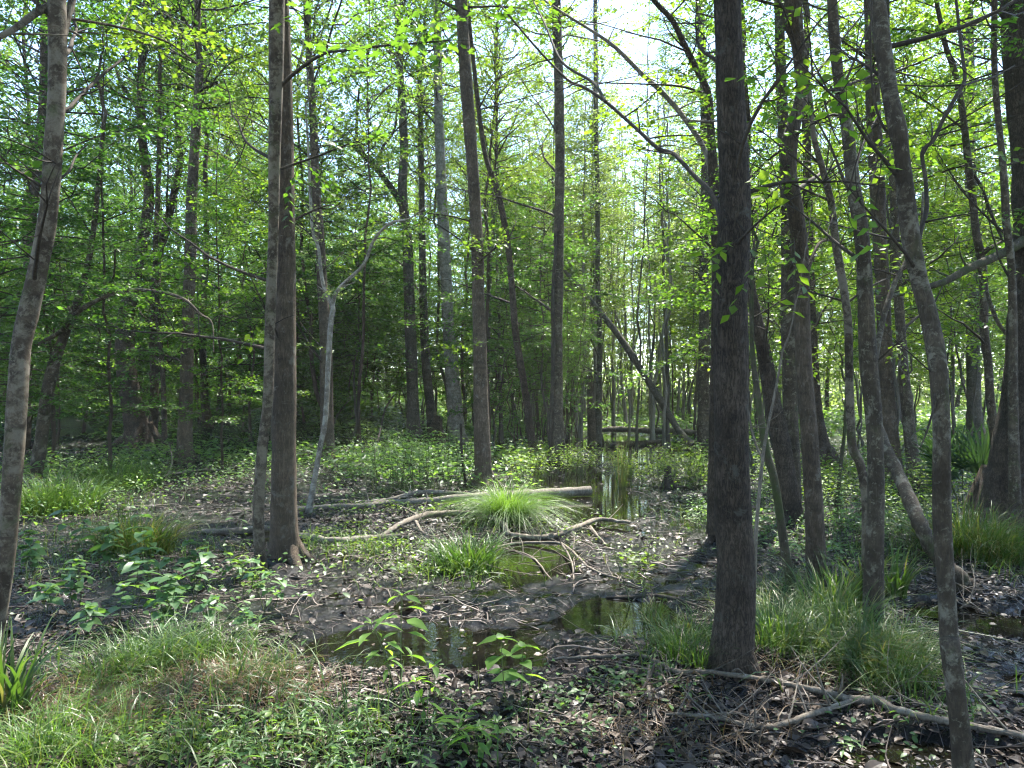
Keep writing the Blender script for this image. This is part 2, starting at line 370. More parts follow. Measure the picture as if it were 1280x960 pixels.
def crown_mesh(name, seed, z0, z1, rad, nb, tw, L_, W_, mat_leaf, elev=(.0, .3), flat=.35, up=.8, prof='mid', mat_wood='twig_dark', dens=1., wood_r=.018, tl=.5, gap=0., tpl=DIAMOND):
    """limbs, twigs and leaves of one crown round the axis x = y = 0, leaves in sprays along the twigs"""
    r = np.random.default_rng(seed); mb = MB()
    az = r.random() * 6; p0s, dds, lns = [], [], []
    for i in range(nb):
        f = (i + r.random() * .8) / nb
        z = z0 + (z1 - z0) * f
        az += 2.4 + r.normal() * .35
        pr = {'mid': .45 + .75 * math.sin(PI * min(1, f * .85 + .12)), 'cone': 1.1 - .85 * f, 'top': .5 + .6 * f - .55 * max(0, f - .75) * 4}[prof]
        ln = rad * pr * (.5 + .75 * r.random())
        e = elev[0] + (elev[1] - elev[0]) * f + r.normal() * .14
        d = np.array([math.cos(az) * math.cos(e), math.sin(az) * math.cos(e), math.sin(e)])
        k = np.linspace(0, 1, 6)
        bend = r.normal(size=3) * .16; bend[2] -= .10
        P = np.array([0, 0, z]) + d[None, :] * (k[:, None] * ln) + bend[None, :] * (k ** 2 * ln)[:, None]
        P[1:] += r.normal(size=(5, 3)) * ln * .03
        rr = wood_r * (.4 + .6 * ln / rad)
        mb.tube(P, rr * (1.02 - .9 * k), 4, 0, cap=False)
        nt_ = max(3, int(tw * ln / rad))
        t = .18 + .82 * (np.arange(nt_) + r.random(nt_)) / nt_
        q = t * 5; a = np.minimum(4, q.astype(int)); p0 = P[a] + (P[a + 1] - P[a]) * (q - a)[:, None]
        s = np.where(np.arange(nt_) % 2 == 0, 1, -1); w = s * (.6 + .6 * r.random(nt_))
        dd = np.stack([d[0] * np.cos(w) - d[1] * np.sin(w), d[0] * np.sin(w) + d[1] * np.cos(w), d[2] * .5 + r.normal(size=nt_) * flat], 1)
        keep = vnoise(p0[:, 0] * .8 + seed * 5.1 + p0[:, 2] * .37, p0[:, 1] * .8 + p0[:, 2] * .8) > gap
        p0s.append(p0[keep]); dds.append(dd[keep]); lns.append((tl * (.45 + .8 * r.random(nt_)) * (1.15 - .5 * t) * max(.6, rad / 2.2))[keep])
    p0 = np.concatenate(p0s); dd = np.concatenate(dds); dd /= np.linalg.norm(dd, axis=1)[:, None]; ln = np.concatenate(lns); m = len(p0)
    # twigs: three-sided, three rings each
    ks = np.array([0, .5, 1.]); C = p0[:, None] + dd[:, None] * (ks[None, :] * ln[:, None])[:, :, None]; C[:, :, 2] -= .15 * ln[:, None] * ks[None] ** 2
    sd = np.cross(dd, [0, 0, 1.]); sd /= np.linalg.norm(sd, axis=1)[:, None] + 1e-6; nn = np.cross(sd, dd)
    an = np.arange(3) * 2 * PI / 3; rg = sd[:, None] * np.cos(an)[None, :, None] + nn[:, None] * np.sin(an)[None, :, None]
    V = C[:, :, None] + rg[:, None] * (np.array([.0035, .0025, .001]))[None, :, None, None]
    fq = np.array([[i * 3 + j, i * 3 + (j + 1) % 3, i * 3 + 3 + (j + 1) % 3, i * 3 + 3 + j] for i in range(2) for j in range(3)])
    mb.add(V.reshape(-1, 3), (fq[None] + (np.arange(m) * 9)[:, None, None]).reshape(-1, 4), 0)
    # leaves
    nl = np.maximum(2, (ln / (L_ * .5) * dens).astype(int)); idx = np.repeat(np.arange(m), nl); st = np.concatenate([[0], np.cumsum(nl)[:-1]])
    kk = np.arange(nl.sum()) - st[idx]; n = len(idx); t = (kk + r.random(n) * .6) / nl[idx]
    c = p0[idx] + dd[idx] * (t * ln[idx])[:, None]; c[:, 2] -= .15 * ln[idx] * t ** 2
    c += r.normal(size=(n, 3)) * L_ * .35
    sg = np.where(kk % 2 == 0, 1., -1.)
    ax = dd[idx] * .75 + sd[idx] * (sg * (.75 + .3 * r.random(n)))[:, None] + r.normal(size=(n, 3)) * .25; ax[:, 2] -= .25
    nor = np.array([0, 0, up])[None, :] + r.normal(size=(n, 3)) * (.32 + flat)
    l = L_ * (.55 + .75 * r.random(n))
    mb.leaves(tpl, c, ax, nor, l, W_ * l / L_, 1)
    return mb.mesh(name, [M[mat_wood], M[mat_leaf]])

CAN = [crown_mesh('canopy_crown', 100 + i, 0, [7.5, 8.5, 7, 9][i], [3.2, 3.6, 3.0, 3.4][i], 58, 22, .1, .064, ['leaf_mid', 'leaf_mid', 'leaf_yellow', 'leaf_mid'][i], (.3, 1.05), .5, .6, 'mid', dens=1.05, wood_r=.03, tl=.7, gap=.4) for i in range(4)]
UND = [crown_mesh('sapling_crown', 200 + i, [.8, 1.6, 1.2, 2.2][i], [9, 10, 8, 11][i], [2.4, 2.7, 2.6, 2.3][i], 54, 20, .105, .067, ['leaf_mid', 'leaf_shade', 'leaf_shade', 'leaf_mid'][i], (.0, .5), .14, 1.0, 'cone' if i % 2 else 'mid', dens=1.25, wood_r=.018, tl=.62, gap=.3) for i in range(4)]
UPL = [crown_mesh('sunpale_sapling_crown', 230 + i, [2.5, 1.6][i], [13, 11][i], [2.5, 2.8][i], 56, 24, .1, .06, ['leaf_sunpale', 'leaf_yellow'][i], (.1, .7), .3, .7, 'mid', dens=1.1, wood_r=.016, tl=.6, gap=.3) for i in range(2)]
THIN = [crown_mesh('thin_crown', 260 + i, [3.5, 2.0, 5][i], [11, 8, 14][i], [1.8, 1.5, 2.0][i], 30, 14, .09, .055, ['leaf_yellow', 'leaf_mid', 'leaf_sunpale'][i], (.2, .8), .35, .7, 'mid', dens=1., wood_r=.014, tl=.6, gap=.25) for i in range(3)]

def trunk_mesh(name, seed, mat_, wander, sides=8):
    """1 m high and 1 m thick, to be scaled; wander is in thicknesses"""
    r = np.random.default_rng(seed); mb = MB()
    k = np.linspace(0, 1, 22)
    w = np.cumsum(r.normal(size=(22, 2)), 0); w -= w[0]; w -= k[:, None] * w[-1]; w = w / 4 * wander
    w += np.sin(k * PI)[:, None] * r.normal(size=2) * wander * .5
    P = np.stack([w[:, 0], w[:, 1], k], 1); P[0, 2] = -.03
    rad = .5 * (1.0 - .82 * k) * (1 + .8 * np.exp(-k * 40))
    an = np.arange(sides) * 2 * PI / sides
    V = P[:, None, :] + rad[:, None, None] * np.stack([np.cos(an), np.sin(an), 0 * an], 1)[None]
    i = np.arange(21)[:, None] * sides; j = np.arange(sides)[None, :]; j2 = (j + 1) % sides
    mb.add(V.reshape(-1, 3), np.stack([i + j, i + j2, i + sides + j2, i + sides + j], -1).reshape(-1, 4))
    return mb.mesh(name, [M[mat_]])
TRK = {k: [trunk_mesh('tree_trunk', 300 + 10 * j + i, k, [.9, 1.6, 2.4][i]) for i in range(3)] for j, k in enumerate(['bark_grey', 'bark_brown', 'bark_dark', 'bark_pale'])}
TRKT = {k: [trunk_mesh('thin_trunk', 400 + 10 * j + i, k, [3, 5, 8, 10][i], 6) for i in range(4)] for j, k in enumerate(['bark_grey', 'bark_brown', 'bark_dark', 'bark_pale'])}

# ------------------------------------------------------------------ traced trees
def trace(points, D, wob=0., per=6, seed=0):
    """pixel polyline (x, y, width) -> world points on the upright plane at distance D, with a little wander in depth"""
    r = np.random.default_rng(seed)
    P = []; R = []
    ph = r.random() * 6
    for i, p in enumerate(points):
        Y = (D[0] + (D[1] - D[0]) * i / (len(points) - 1)) if isinstance(D, tuple) else D
        Y += wob * math.sin(i * .9 + ph) - (wob * math.sin(ph) if True else 0)
        P.append(at(p[0], p[1], Y)); R.append(p[2] / F * Y / 2)
    Q = catmull(np.column_stack([P, R]), per)
    return Q[:, :3], Q[:, 3]

TREES = {}
def traced_tree(key, pts, mat_, label, name='tree', cat='tree', D=None, height=None, crown=None, cscale=1., czoff=0., branches=(), sides=12, wob=.06, rough=.06, group=None, foliage=None, flare=True, twiggy=None):
    """pts from the base up: (px, py, width). branches: (pts, depth drift, material)"""
    base = ghit(pts[0][0], pts[0][1])
    if D is not None:
        base = at(pts[0][0], pts[0][1], D); base[2] = gz(base[0], base[1])
    D = base[1]
    seed = abs(hash(key)) % 1000 if False else sum(ord(c) * (i + 3) for i, c in enumerate(key))
    P, R = trace(pts, D, wob, 6, seed)
    r = np.random.default_rng(seed)
    # carry the trunk on above the frame to its full height
    if height:
        top = P[-1]; d = P[-1] - P[-8 if len(P) > 8 else 0]; d /= np.linalg.norm(d); d = d * .5 + np.array([0, 0, .5]); d /= np.linalg.norm(d)
        zt = base[2] + height; n = 14; k = np.linspace(0, 1, n + 1)[1:]
        ext = top + d[None, :] * (k[:, None] * max(zt - top[2], .5) / d[2]); ext[:, :2] += np.cumsum(r.normal(size=(n, 2)), 0) * .035
        P = np.vstack([P, ext]); R = np.concatenate([R, R[-1] * (1 - .85 * k)])
    P = np.vstack([P[:1] - np.array([0, 0, .25]), P]); R = np.concatenate([R[:1] * 1.1, R])
    root = thing(name, label, cat, base, group)
    mb = MB(); mb.tube(P - base, R, sides, 0, rough=rough, seed=seed % 17)
    flare = float(flare)
    if flare:   # a few root buttresses
        for a in r.random(4) * .8 + np.arange(4) * PI / 2:
            q = np.array([math.cos(a), math.sin(a), 0]); r0 = R[1]
            mb.tube([q * r0 * .35 + [0, 0, r0 * 1.5], q * r0 * .85 + [0, 0, r0 * .5], q * r0 * (1 + .7 * flare) + [0, 0, -.02], q * r0 * (1 + 1.6 * flare) + [0, 0, -.08]], [r0 * .4, r0 * (.3 + .12 * flare), r0 * .28 * flare, r0 * .1 * flare], 6)
    link('trunk', mb.mesh('trunk', [M[mat_]]), root)
    for b in branches:
        bp, dd = b[0], b[1]; bm = b[2] if len(b) > 2 else mat_
        Q, S = trace(bp, (D, D + dd), .03, 5, seed + len(bp))
        # start the limb on the trunk's own axis
        j = np.argmin(np.linalg.norm(P - Q[0], axis=1)) if not (len(b) > 3 and b[3]) else None
        if j is not None and np.linalg.norm(P[j] - Q[0]) < .6 + 2 * R[j]:
            Q[0] = P[j] * .6 + Q[0] * .4; 
        mb = MB(); mb.tube(Q - base, S, 7, 0, rough=.05, seed=seed % 7)
        for _ in range(max(2, len(bp) - 1)):    # side twigs
            i = int(r.integers(2, len(Q) - 1)); d = rvec(1, r)[0]; d[2] = abs(d[2]) * .5; ln = .25 + .5 * r.random(); k = np.linspace(0, 1, 5)[:, None]
            tw = Q[i] + d * (k * ln) + rvec(1, r)[0] * k ** 2 * ln * .3
            mb.tube(tw - base, S[i] * .35 * (1.05 - k[:, 0]) + .0012, 4, 0, cap=False)
        link('branch', mb.mesh('branch', [M[bm]]), root)
    if twiggy is None: twiggy = 5 if D > 9 and height else 4 if height else 0
    fm = MB(); vis = [q for q in range(2, len(P)) if 2.0 < P[q][2] < CAMZ + .58 * D and R[q] > .012]
    for _ in range(twiggy if vis else 0):   # thin side limbs with a few sprays
        i = int(r.choice(vis)); az = r.random() * 6.28; e = .25 + .6 * r.random(); ln = (.8 + 1.6 * r.random()) * min(1.4, .45 + D / 22)
        d = np.array([math.cos(az) * math.cos(e), math.sin(az) * math.cos(e) * .7, math.sin(e)]); k = np.linspace(0, 1, 9)[:, None]
        Q = P[i] + d * (k * ln) + rvec(1, r)[0] * k ** 2 * ln * .35 + np.cumsum(r.normal(size=(9, 3)), 0) * k * .02 * ln
        mb = MB(); r0 = min(R[i] * .35, .004 + .011 * ln); mb.tube(Q - base, r0 * (1.05 - .9 * k[:, 0]), 5, 0, cap=False)
        for _ in range(7):
            j = int(r.integers(2, 9)); dd = d * .6 + rvec(1, r)[0]; l2 = ln * .3 * (.5 + r.random()); kk = np.linspace(0, 1, 4)[:, None]
            T = Q[j] + dd * (kk * l2) + rvec(1, r)[0] * kk ** 2 * l2 * .3; mb.tube(T - base, r0 * .3 * (1.1 - kk[:, 0]) + .001, 3, 0, cap=False)
            if r.random() < (.7 if D > 9 else .3):
                for q in (1, 2, 3): leafy_twig(fm, T[q] - base, dd + rvec(1, r)[0] * .8, .22 + .2 * r.random(), .07, .045, r, DIAMOND, .9, .35, .9, 1, 0, True, .0022)
        link('branch', mb.mesh('branch', [M['twig_dark']]), root)
    if fm.n: link('foliage', fm.mesh('foliage', [M['twig_dark'], M['leaf_yellow' if r.random() < .5 else 'leaf_mid']]), root)
    if foliage:
        mb = MB()
        for f in foliage:   # (px, py, spread px, count, leaf length, depth offset, template)
            px, py, spr, cnt, ll = f[:5]; off = f[5] if len(f) > 5 else 0; tpl = f[6] if len(f) > 6 else MAPLE
            for _ in range(cnt):
                p = at(px + r.normal() * spr, py + r.normal() * spr * .45, D + off + r.normal() * .25)
                d = rvec(1, r)[0]; d[2] *= .3
                leafy_twig(mb, p - base, d, .35 + .25 * r.random(), ll, ll * .8, r, tpl, .9, .35, .7, 1, 0, True, .0025)
        link('foliage', mb.mesh('foliage', [M['twig_dark'], M[foliage[0][7] if len(foliage[0]) > 7 else 'leaf_yellow']]), root)
    if crown is not None and height:
        me, ch = crown
        o = link('crown', me, root); o.scale = (cscale,) * 3; o.rotation_euler.z = r.random() * 6.28
        zc = base[2] + ch; j = np.argmin(np.abs(P[:, 2] - zc)); o.location = P[j] - base
    TREES[key] = (base, P, R)
    if D < 17 and height: MOUNDS.append((base[0], base[1], R[1] * 1.4 + .07))
    return root

def canopy(i, base): return (CAN[i % 4], base)

traced_tree('t1', [(-12, 818, 22), (5, 720, 20), (12, 640, 22), (18, 560, 23), (23, 480, 24), (27, 430, 23), (36, 390, 24), (47, 340, 22), (57, 290, 22), (63, 240, 21), (67, 180, 22), (71, 120, 21), (72, 60, 22), (71, 0, 21)],
    'bark_mottled', 'pale mottled tree leaning in from the left edge, smooth bark with light blotches', height=9.5, crown=(THIN[1], 3.2), cscale=1.1, sides=20, wob=.03, flare=False,
    branches=[([(77, 50, 12), (83, 25, 10), (90, 0, 9), (97, -40, 8)], .2), ([(62, 6, 9), (40, 20, 9), (15, 38, 8), (-30, 60, 6)], -.3), ([(82, 140, 5), (105, 115, 4.5), (130, 92, 4), (155, 72, 3), (175, 48, 2)], .8, 'twig_dark'),
              ([(72, 22, 4), (100, 25, 3.5), (150, 34, 3.2), (190, 45, 3), (215, 56, 2.4), (246, 79, 1.6)], .9, 'bark_mottled'), ([(60, 235, 4), (85, 215, 3), (95, 195, 2.5), (110, 180, 1.5)], .6, 'twig_dark')],
    foliage=[(150, 25, 30, 26, .05, .9, DIAMOND), (215, 50, 22, 14, .05, .9, DIAMOND)])
traced_tree('t2', [(356, 706, 44), (356, 684, 37), (355, 640, 33), (355, 560, 29), (356, 480, 28), (357, 360, 25), (357, 240, 22), (356, 100, 18), (353, 0, 16)],
    'bark_brown', 'straight brown tree with flared mossy foot, behind the thin wavy mottled stem', height=15, crown=canopy(0, 8), sides=22)
traced_tree('t2b', [(331, 718, 17), (326, 700, 15), (323, 640, 14), (328, 560, 13), (335, 500, 13), (337, 420, 13), (340, 340, 13), (342, 280, 13), (343, 200, 15), (345, 100, 18), (346, 0, 20)],
    'bark_mottled', 'thin wavy mottled stem standing against the straight brown tree', height=8, crown=(THIN[0], 3.2), cscale=.8, sides=14, wob=.02, flare=False,
    branches=[([(348, 110, 5), (375, 86, 4.5), (405, 67, 4), (430, 63, 3.6), (480, 57, 3), (520, 54, 2.4), (565, 50, 1.6)], -1.2, 'twig_dark'), ([(407, 66, 3), (415, 35, 2.6), (427, 0, 2.4), (432, -30, 2)], -.9, 'twig_dark', True)],
    foliage=[(430, 30, 26, 5, .1, -.8, MAPLE, 'leaf_mid'), (490, 72, 26, 6, .1, -1.), (560, 42, 30, 6, .1, -1.2), (600, 25, 24, 5, .1, -1.2), (440, 85, 16, 4, .1, -.8)])
traced_tree('t3', [(385, 645, 9), (393, 600, 7), (400, 560, 6.5), (407, 520, 6.5), (411, 440, 6.5), (414, 400, 6.5), (416, 384, 6), (407, 365, 4.6), (402, 345, 4.4), (398, 310, 4), (391, 290, 3.8), (388, 250, 3.4), (386, 200, 3), (382, 130, 2.4)],
    'bark_pale', 'thin pale forked sapling with one whitish arm curving up to the right', height=7.0, crown=(THIN[2], .5), cscale=.5, sides=10, wob=.02, flare=False,
    branches=[([(415, 386, 6), (420, 366, 5), (435, 350, 4.6), (455, 330, 4.2), (465, 305, 4), (475, 290, 3.6), (490, 278, 3), (512, 273, 2), (535, 256, 1.4)], -.3)])
traced_tree('t3b', [(411, 572, 19), (409, 540, 17), (408, 480, 16), (407, 420, 15), (403, 360, 13), (400, 300, 12), (395, 240, 11), (392, 160, 10), (386, 60, 9), (383, 0, 9)],
    'bark_brown', 'grey-brown trunk right behind the pale forked sapling', height=17, crown=canopy(1, 9))
traced_tree('t4', [(231, 578, 24), (231, 545, 18), (233, 480, 16), (235, 400, 15), (238, 320, 14), (240, 240, 13), (245, 160, 11), (249, 100, 10), (250, 76, 9)],
    'bark_brown', 'reddish brown straight trunk with a snapped side limb, left of the straight brown tree', height=14, crown=canopy(2, 8.2),
    branches=[([(248, 114, 5), (258, 108, 5), (272, 103, 4.5)], -.3, 'twig_dark')])
traced_tree('t5', [(176, 556, 36), (168, 520, 27), (160, 480, 24), (156, 440, 23), (158, 400, 22), (166, 360, 17), (174, 320, 14), (184, 270, 13), (186, 235, 12), (181, 200, 11), (177, 160, 10), (176, 100, 9), (180, 30, 8)],
    'bark_dark', 'thick dark trunk bending left behind low green sprays in the shady wood', height=17, crown=canopy(3, 9), branches=[([(182, 150, 8), (165, 125, 6), (152, 105, 5), (140, 70, 3)], 1.)])
traced_tree('t6', [(191, 552, 12), (193, 480, 10), (192, 420, 11), (193, 380, 12), (197, 330, 11), (206, 290, 10), (218, 240, 9), (225, 200, 8), (222, 160, 7), (224, 90, 6), (230, 0, 5)],
    'bark_dark', 'slim dark trunk with an S bend between the thick dark trunk and the reddish one', height=14, crown=canopy(0, 8), cscale=.8)
traced_tree('t6b', [(206, 560, 7), (204, 480, 6), (198, 400, 6), (194, 320, 6), (197, 250, 6), (199, 170, 5), (200, 90, 4), (204, 20, 4)],
    'bark_dark', 'very thin dark upright stem crossing the S-bent slim trunk', height=12, crown=(UND[1], 2.5), flare=False)
traced_tree('t7', [(42, 606, 18), (50, 560, 15), (58, 500, 15), (66, 460, 14), (80, 420, 11), (96, 380, 9), (112, 320, 7), (122, 240, 6), (130, 150, 5)],
    'bark_lichen', 'dark leaning sapling near the left edge, its long arm arching over to the right', height=9, crown=(UND[2], 2.2), sides=12,
    branches=[([(45, 432, 4), (75, 415, 6), (90, 398, 6), (105, 385, 6), (134, 370, 5), (165, 363, 5), (200, 365, 4.5), (230, 374, 4), (250, 392, 3), (265, 404, 2), (267, 440, 1.4)], -1.5, 'bark_lichen', True), ([(134, 370, 3), (142, 345, 2.6), (144, 312, 2)], -1., 'twig_dark', True)])
traced_tree('t8', [(30, 560, 15), (32, 480, 14), (33, 400, 12), (36, 330, 12), (38, 290, 12), (43, 240, 12), (48, 200, 12), (54, 120, 10), (56, 0, 9)],
    'bark_dark', 'dark trunk partly hidden behind the pale mottled leaning tree', height=16, crown=canopy(1, 8))
traced_tree('t9', [(517, 548, 20), (516, 500, 15), (514, 440, 15), (511, 360, 14), (509, 300, 13), (503, 240, 12), (505, 180, 11), (500, 90, 9), (496, 0, 8)],
    'bark_grey', 'grey trunk left of the whitish peeling trunk, with a dark limb arching up left', height=19, crown=canopy(2, 11),
    branches=[([(508, 268, 8), (492, 239, 8), (470, 210, 7), (445, 185, 6), (425, 166, 5), (410, 156, 3)], -2., 'twig_dark'), ([(470, 210, 4), (478, 185, 3.6), (492, 165, 3.2), (497, 135, 2.6), (502, 110, 2)], -1.2, 'twig_dark', True), ([(446, 186, 4), (446, 150, 3.6), (449, 110, 2.6)], -1.8, 'twig_dark', True)])
traced_tree('t10', [(541, 548, 14), (538, 510, 12), (533, 460, 12), (530, 400, 11), (528, 320, 9), (527, 240, 8), (525, 100, 7)],
    'bark_grey', 'slimmer grey trunk between the grey trunk and the whitish peeling trunk', height=17, crown=canopy(3, 10))
traced_tree('t11', [(571, 555, 24), (568, 500, 19), (563, 440, 17), (560, 400, 15), (558, 360, 15), (555, 300, 15), (552, 240, 14), (549, 160, 12), (548, 110, 11), (546, 0, 10)],
    'bark_pale', 'tall whitish trunk with peeling patchy bark above the dark hollow stump', height=20, crown=canopy(0, 12))
traced_tree('t12', [(605, 608, 27), (604, 590, 22), (603, 560, 21), (601, 500, 19), (600, 440, 17), (598, 380, 16), (597, 320, 16), (594, 260, 15), (590, 200, 15), (584, 120, 16), (580, 60, 15), (576, 0, 16)],
    'bark_brown', 'brown trunk rising straight behind the big arching grass tussock', height=17, crown=canopy(1, 8.8), cscale=1.0, sides=16,
    branches=[([(596, 330, 3), (610, 318, 2.6), (630, 302, 2), (650, 296, 1.5)], -.8, 'twig_dark'), ([(585, 615, 4), (580, 590, 3.6), (577, 560, 3.4), (576, 530, 3)], -.4, 'twig_dark', True)],
    foliage=[(610, 305, 16, 16, .075, -.5, LANCE), (575, 430, 10, 14, .06, -.3, LANCE), (600, 345, 8, 5, .06, -.4, LANCE)])
traced_tree('t13', [(669, 574, 13), (663, 540, 10), (655, 480, 9), (645, 420, 9), (640, 360, 8), (634, 300, 8), (622, 240, 8), (608, 200, 6), (600, 150, 6), (590, 60, 5), (584, 0, 5)],
    'bark_dark', 'slender dark trunk leaning left across the gap right of the brown trunk', height=14, crown=(THIN[0], 7))
traced_tree('t14', [(698, 578, 22), (697, 540, 16), (696, 500, 15), (696, 420, 14), (698, 340, 13), (699, 260, 12), (700, 200, 12), (699, 120, 12), (697, 60, 12), (695, 0, 12)],
    'bark_lichen', 'straight grey-brown trunk in the middle, wrapped by a thin dark climbing stem', height=18, crown=canopy(2, 10.5),
    branches=[([(688, 574, 5), (689, 520, 5), (692, 440, 5), (691, 380, 5), (694, 320, 4), (700, 270, 3)], -.1, 'twig_dark', True)])
traced_tree('t15', [(747, 558, 11), (748, 525, 9), (749, 480, 7), (750, 420, 6.5), (747, 340, 6), (747, 240, 6), (745, 160, 6), (744, 0, 5)],
    'bark_grey', 'slender straight trunk standing at the far end of the water channel', height=17, crown=(THIN[2], 6))
traced_tree('t18', [(882, 564, 21), (880, 520, 16), (879, 480, 14), (880, 400, 12), (880, 300, 11), (882, 200, 11), (880, 120, 10), (876, 40, 10), (874, 0, 10)],
    'bark_lichen', 'grey lichened trunk peeping out left of the big dark foreground trunk', height=18, crown=canopy(3, 11), cscale=.7)
traced_tree('t19', [(914, 848, 66), (914, 836, 59), (914, 822, 55), (916, 800, 53), (919, 760, 50), (920, 700, 47), (917, 660, 45), (915, 600, 43), (914, 520, 42), (914, 440, 42), (913, 380, 41), (916, 320, 40), (919, 260, 38), (917, 200, 37), (913, 120, 36), (911, 60, 34), (909, 0, 34)],
    'bark_dark', 'big dark furrowed trunk in the foreground, thickest near tree, grass at its foot', height=14, crown=canopy(0, 6.5), flare=.4, sides=40, wob=.02, rough=.07,
    branches=[([(905, 300, 11), (899, 264, 8), (886, 238, 7), (868, 220, 6), (850, 200, 5.6), (840, 191, 5.4), (822, 185, 5.2), (800, 165, 4.8), (780, 147, 4.5), (757, 127, 4.2), (732, 110, 3.8), (710, 100, 3.4), (677, 67, 2.8), (640, 24, 2.6), (620, 0, 2.2)], 1.8, 'twig_dark'),
              ([(757, 127, 4), (740, 102, 4), (702, 77, 3.4), (682, 32, 2.6), (667, 2, 2)], 1.8, 'twig_dark', True)])
traced_tree('t19b', [(895, 640, 22), (896, 560, 20), (897, 460, 18), (898, 360, 17), (897, 300, 16), (893, 240, 15), (889, 170, 10), (885, 117, 9), (870, 85, 8), (855, 55, 7.5), (840, 25, 7), (817, 0, 6), (790, -40, 4)],
    'bark_dark', 'dark tree hidden behind the big foreground trunk, its limbs spreading up left', D=9, height=7.5, crown=(THIN[0], 3), cscale=.7,
    branches=[([(892, 225, 8), (880, 186, 7), (857, 150, 7), (832, 120, 6.5), (802, 92, 6), (770, 60, 5), (745, 42, 4), (702, 15, 3), (680, 0, 2.4)], .8, 'wood_grey'), ([(885, 118, 3), (850, 108, 3), (800, 105, 2), (730, 103, 1.4)], .5, 'twig_dark'), ([(855, 150, 3), (880, 152, 3), (900, 151, 2.4)], -.3, 'wood_grey', True)],
    foliage=[(845, 95, 18, 16, .07, .2, LANCE), (800, 168, 22, 16, .07, .4, LANCE), (770, 130, 20, 8, .06, .4, LANCE)])
traced_tree('t20', [(1022, 737, 30), (1021, 715, 25), (1020, 700, 24), (1018, 640, 22), (1014, 580, 21), (1010, 520, 20), (1005, 460, 20), (1003, 400, 19), (1002, 340, 19), (999, 300, 19), (993, 255, 20), (986, 220, 20), (987, 180, 20), (994, 150, 17), (1002, 120, 16), (1002, 90, 17), (997, 50, 18), (990, 25, 23), (991, 0, 21)],
    'bark_brown', 'sinuous trunk snaking upward just right of the big dark foreground trunk', height=12, crown=canopy(1, 6.5), cscale=.5, sides=24, wob=.05,
    branches=[([(1003, 360, 6), (1020, 310, 4), (1035, 300, 3.5), (1046, 305, 3)], .6), ([(988, 180, 4), (960, 200, 3), (935, 225, 2.2), (915, 250, 1.5)], .5, 'twig_dark'), ([(1010, 100, 4), (1030, 80, 3), (1060, 40, 2.4), (1090, 5, 1.6)], .6, 'twig_dark')])
traced_tree('t21', [(992, 650, 22), (990, 560, 19), (988, 520, 18), (987, 460, 18), (985, 400, 18), (985, 330, 17), (984, 260, 16), (980, 180, 14), (976, 90, 13), (974, 0, 12)],
    'bark_lichen', 'upright lichened trunk mostly hidden behind the sinuous trunk', height=13, crown=(THIN[1], 7), cscale=.6)
traced_tree('t21b', [(991, 655, 30), (985, 605, 24), (976, 550, 22), (965, 500, 20), (955, 440, 18), (944, 390, 14), (934, 330, 11), (930, 250, 9), (935, 160, 7), (930, 90, 6)],
    'bark_dark', 'dark trunk slanting out from behind the big foreground trunk towards the sinuous one', height=9, crown=(THIN[1], 4.5), cscale=.5)
traced_tree('t22', [(992, 746, 14), (986, 715, 12), (980, 680, 11), (968, 600, 10), (958, 565, 10), (948, 500, 8), (940, 430, 6), (940, 330, 5)],
    'bark_moss', 'thin mossy slanting stem between the big foreground trunk and the sinuous trunk', height=4.2, flare=False, sides=10,
    crown=(THIN[1], 2), cscale=.35)
traced_tree('t23', [(1086, 762, 15), (1083, 700, 12), (1083, 680, 12), (1082, 620, 11), (1075, 580, 11), (1065, 555, 11), (1062, 485, 10), (1061, 440, 10), (1060, 402, 10), (1056, 370, 10), (1051, 340, 10), (1045, 305, 10), (1040, 260, 9), (1035, 237, 9), (1027, 207, 8), (1017, 170, 7), (1013, 125, 6), (1003, 50, 5), (1000, 0, 5)],
    'bark_mottled', 'thin grey stem bending left above, sharing its foot with the lichened double trunk', height=8.5, crown=(THIN[0], 3.5), cscale=.7, flare=False, wob=.03,
    branches=[([(1060, 378, 4), (1040, 372, 3), (1018, 366, 2), (1000, 360, 1.4)], .4, 'twig_dark')])
traced_tree('t24', [(1091, 787, 32), (1092, 760, 26), (1092, 720, 24), (1094, 660, 21), (1095, 600, 20), (1092, 520, 20), (1086, 460, 22), (1083, 400, 20), (1080, 330, 18), (1075, 280, 18), (1068, 240, 17), (1063, 200, 16), (1059, 160, 15), (1051, 120, 13), (1044, 60, 14), (1040, 0, 12)],
    'bark_lichen', 'lichen-spotted trunk with a grooved foot in the grass and a limb slanting up right', height=11, crown=canopy(3, 5.5), cscale=.7, sides=22, wob=.04,
    branches=[([(1092, 470, 9), (1096, 435, 8), (1107, 387, 7), (1120, 350, 6), (1132, 327, 5), (1150, 290, 4), (1154, 240, 3)], .5, 'bark_lichen'), ([(1050, 120, 4), (1070, 70, 3), (1085, 35, 2), (1100, 0, 1.4)], .4, 'twig_dark'), ([(1052, 118, 4), (1040, 112, 4), (1030, 120, 3), (1040, 160, 2), (1050, 180, 1.5)], -.2, 'twig_dark')])
traced_tree('t25', [(1117, 614, 34), (1115, 590, 26), (1113, 560, 23), (1108, 480, 18), (1105, 400, 17), (1100, 300, 17), (1097, 240, 18), (1094, 180, 18), (1091, 120, 17), (1090, 40, 17), (1088, 0, 16)],
    'bark_brown', 'straight dark brown trunk behind the lichen-spotted trunk', height=17, crown=canopy(0, 10), cscale=.55, sides=16)
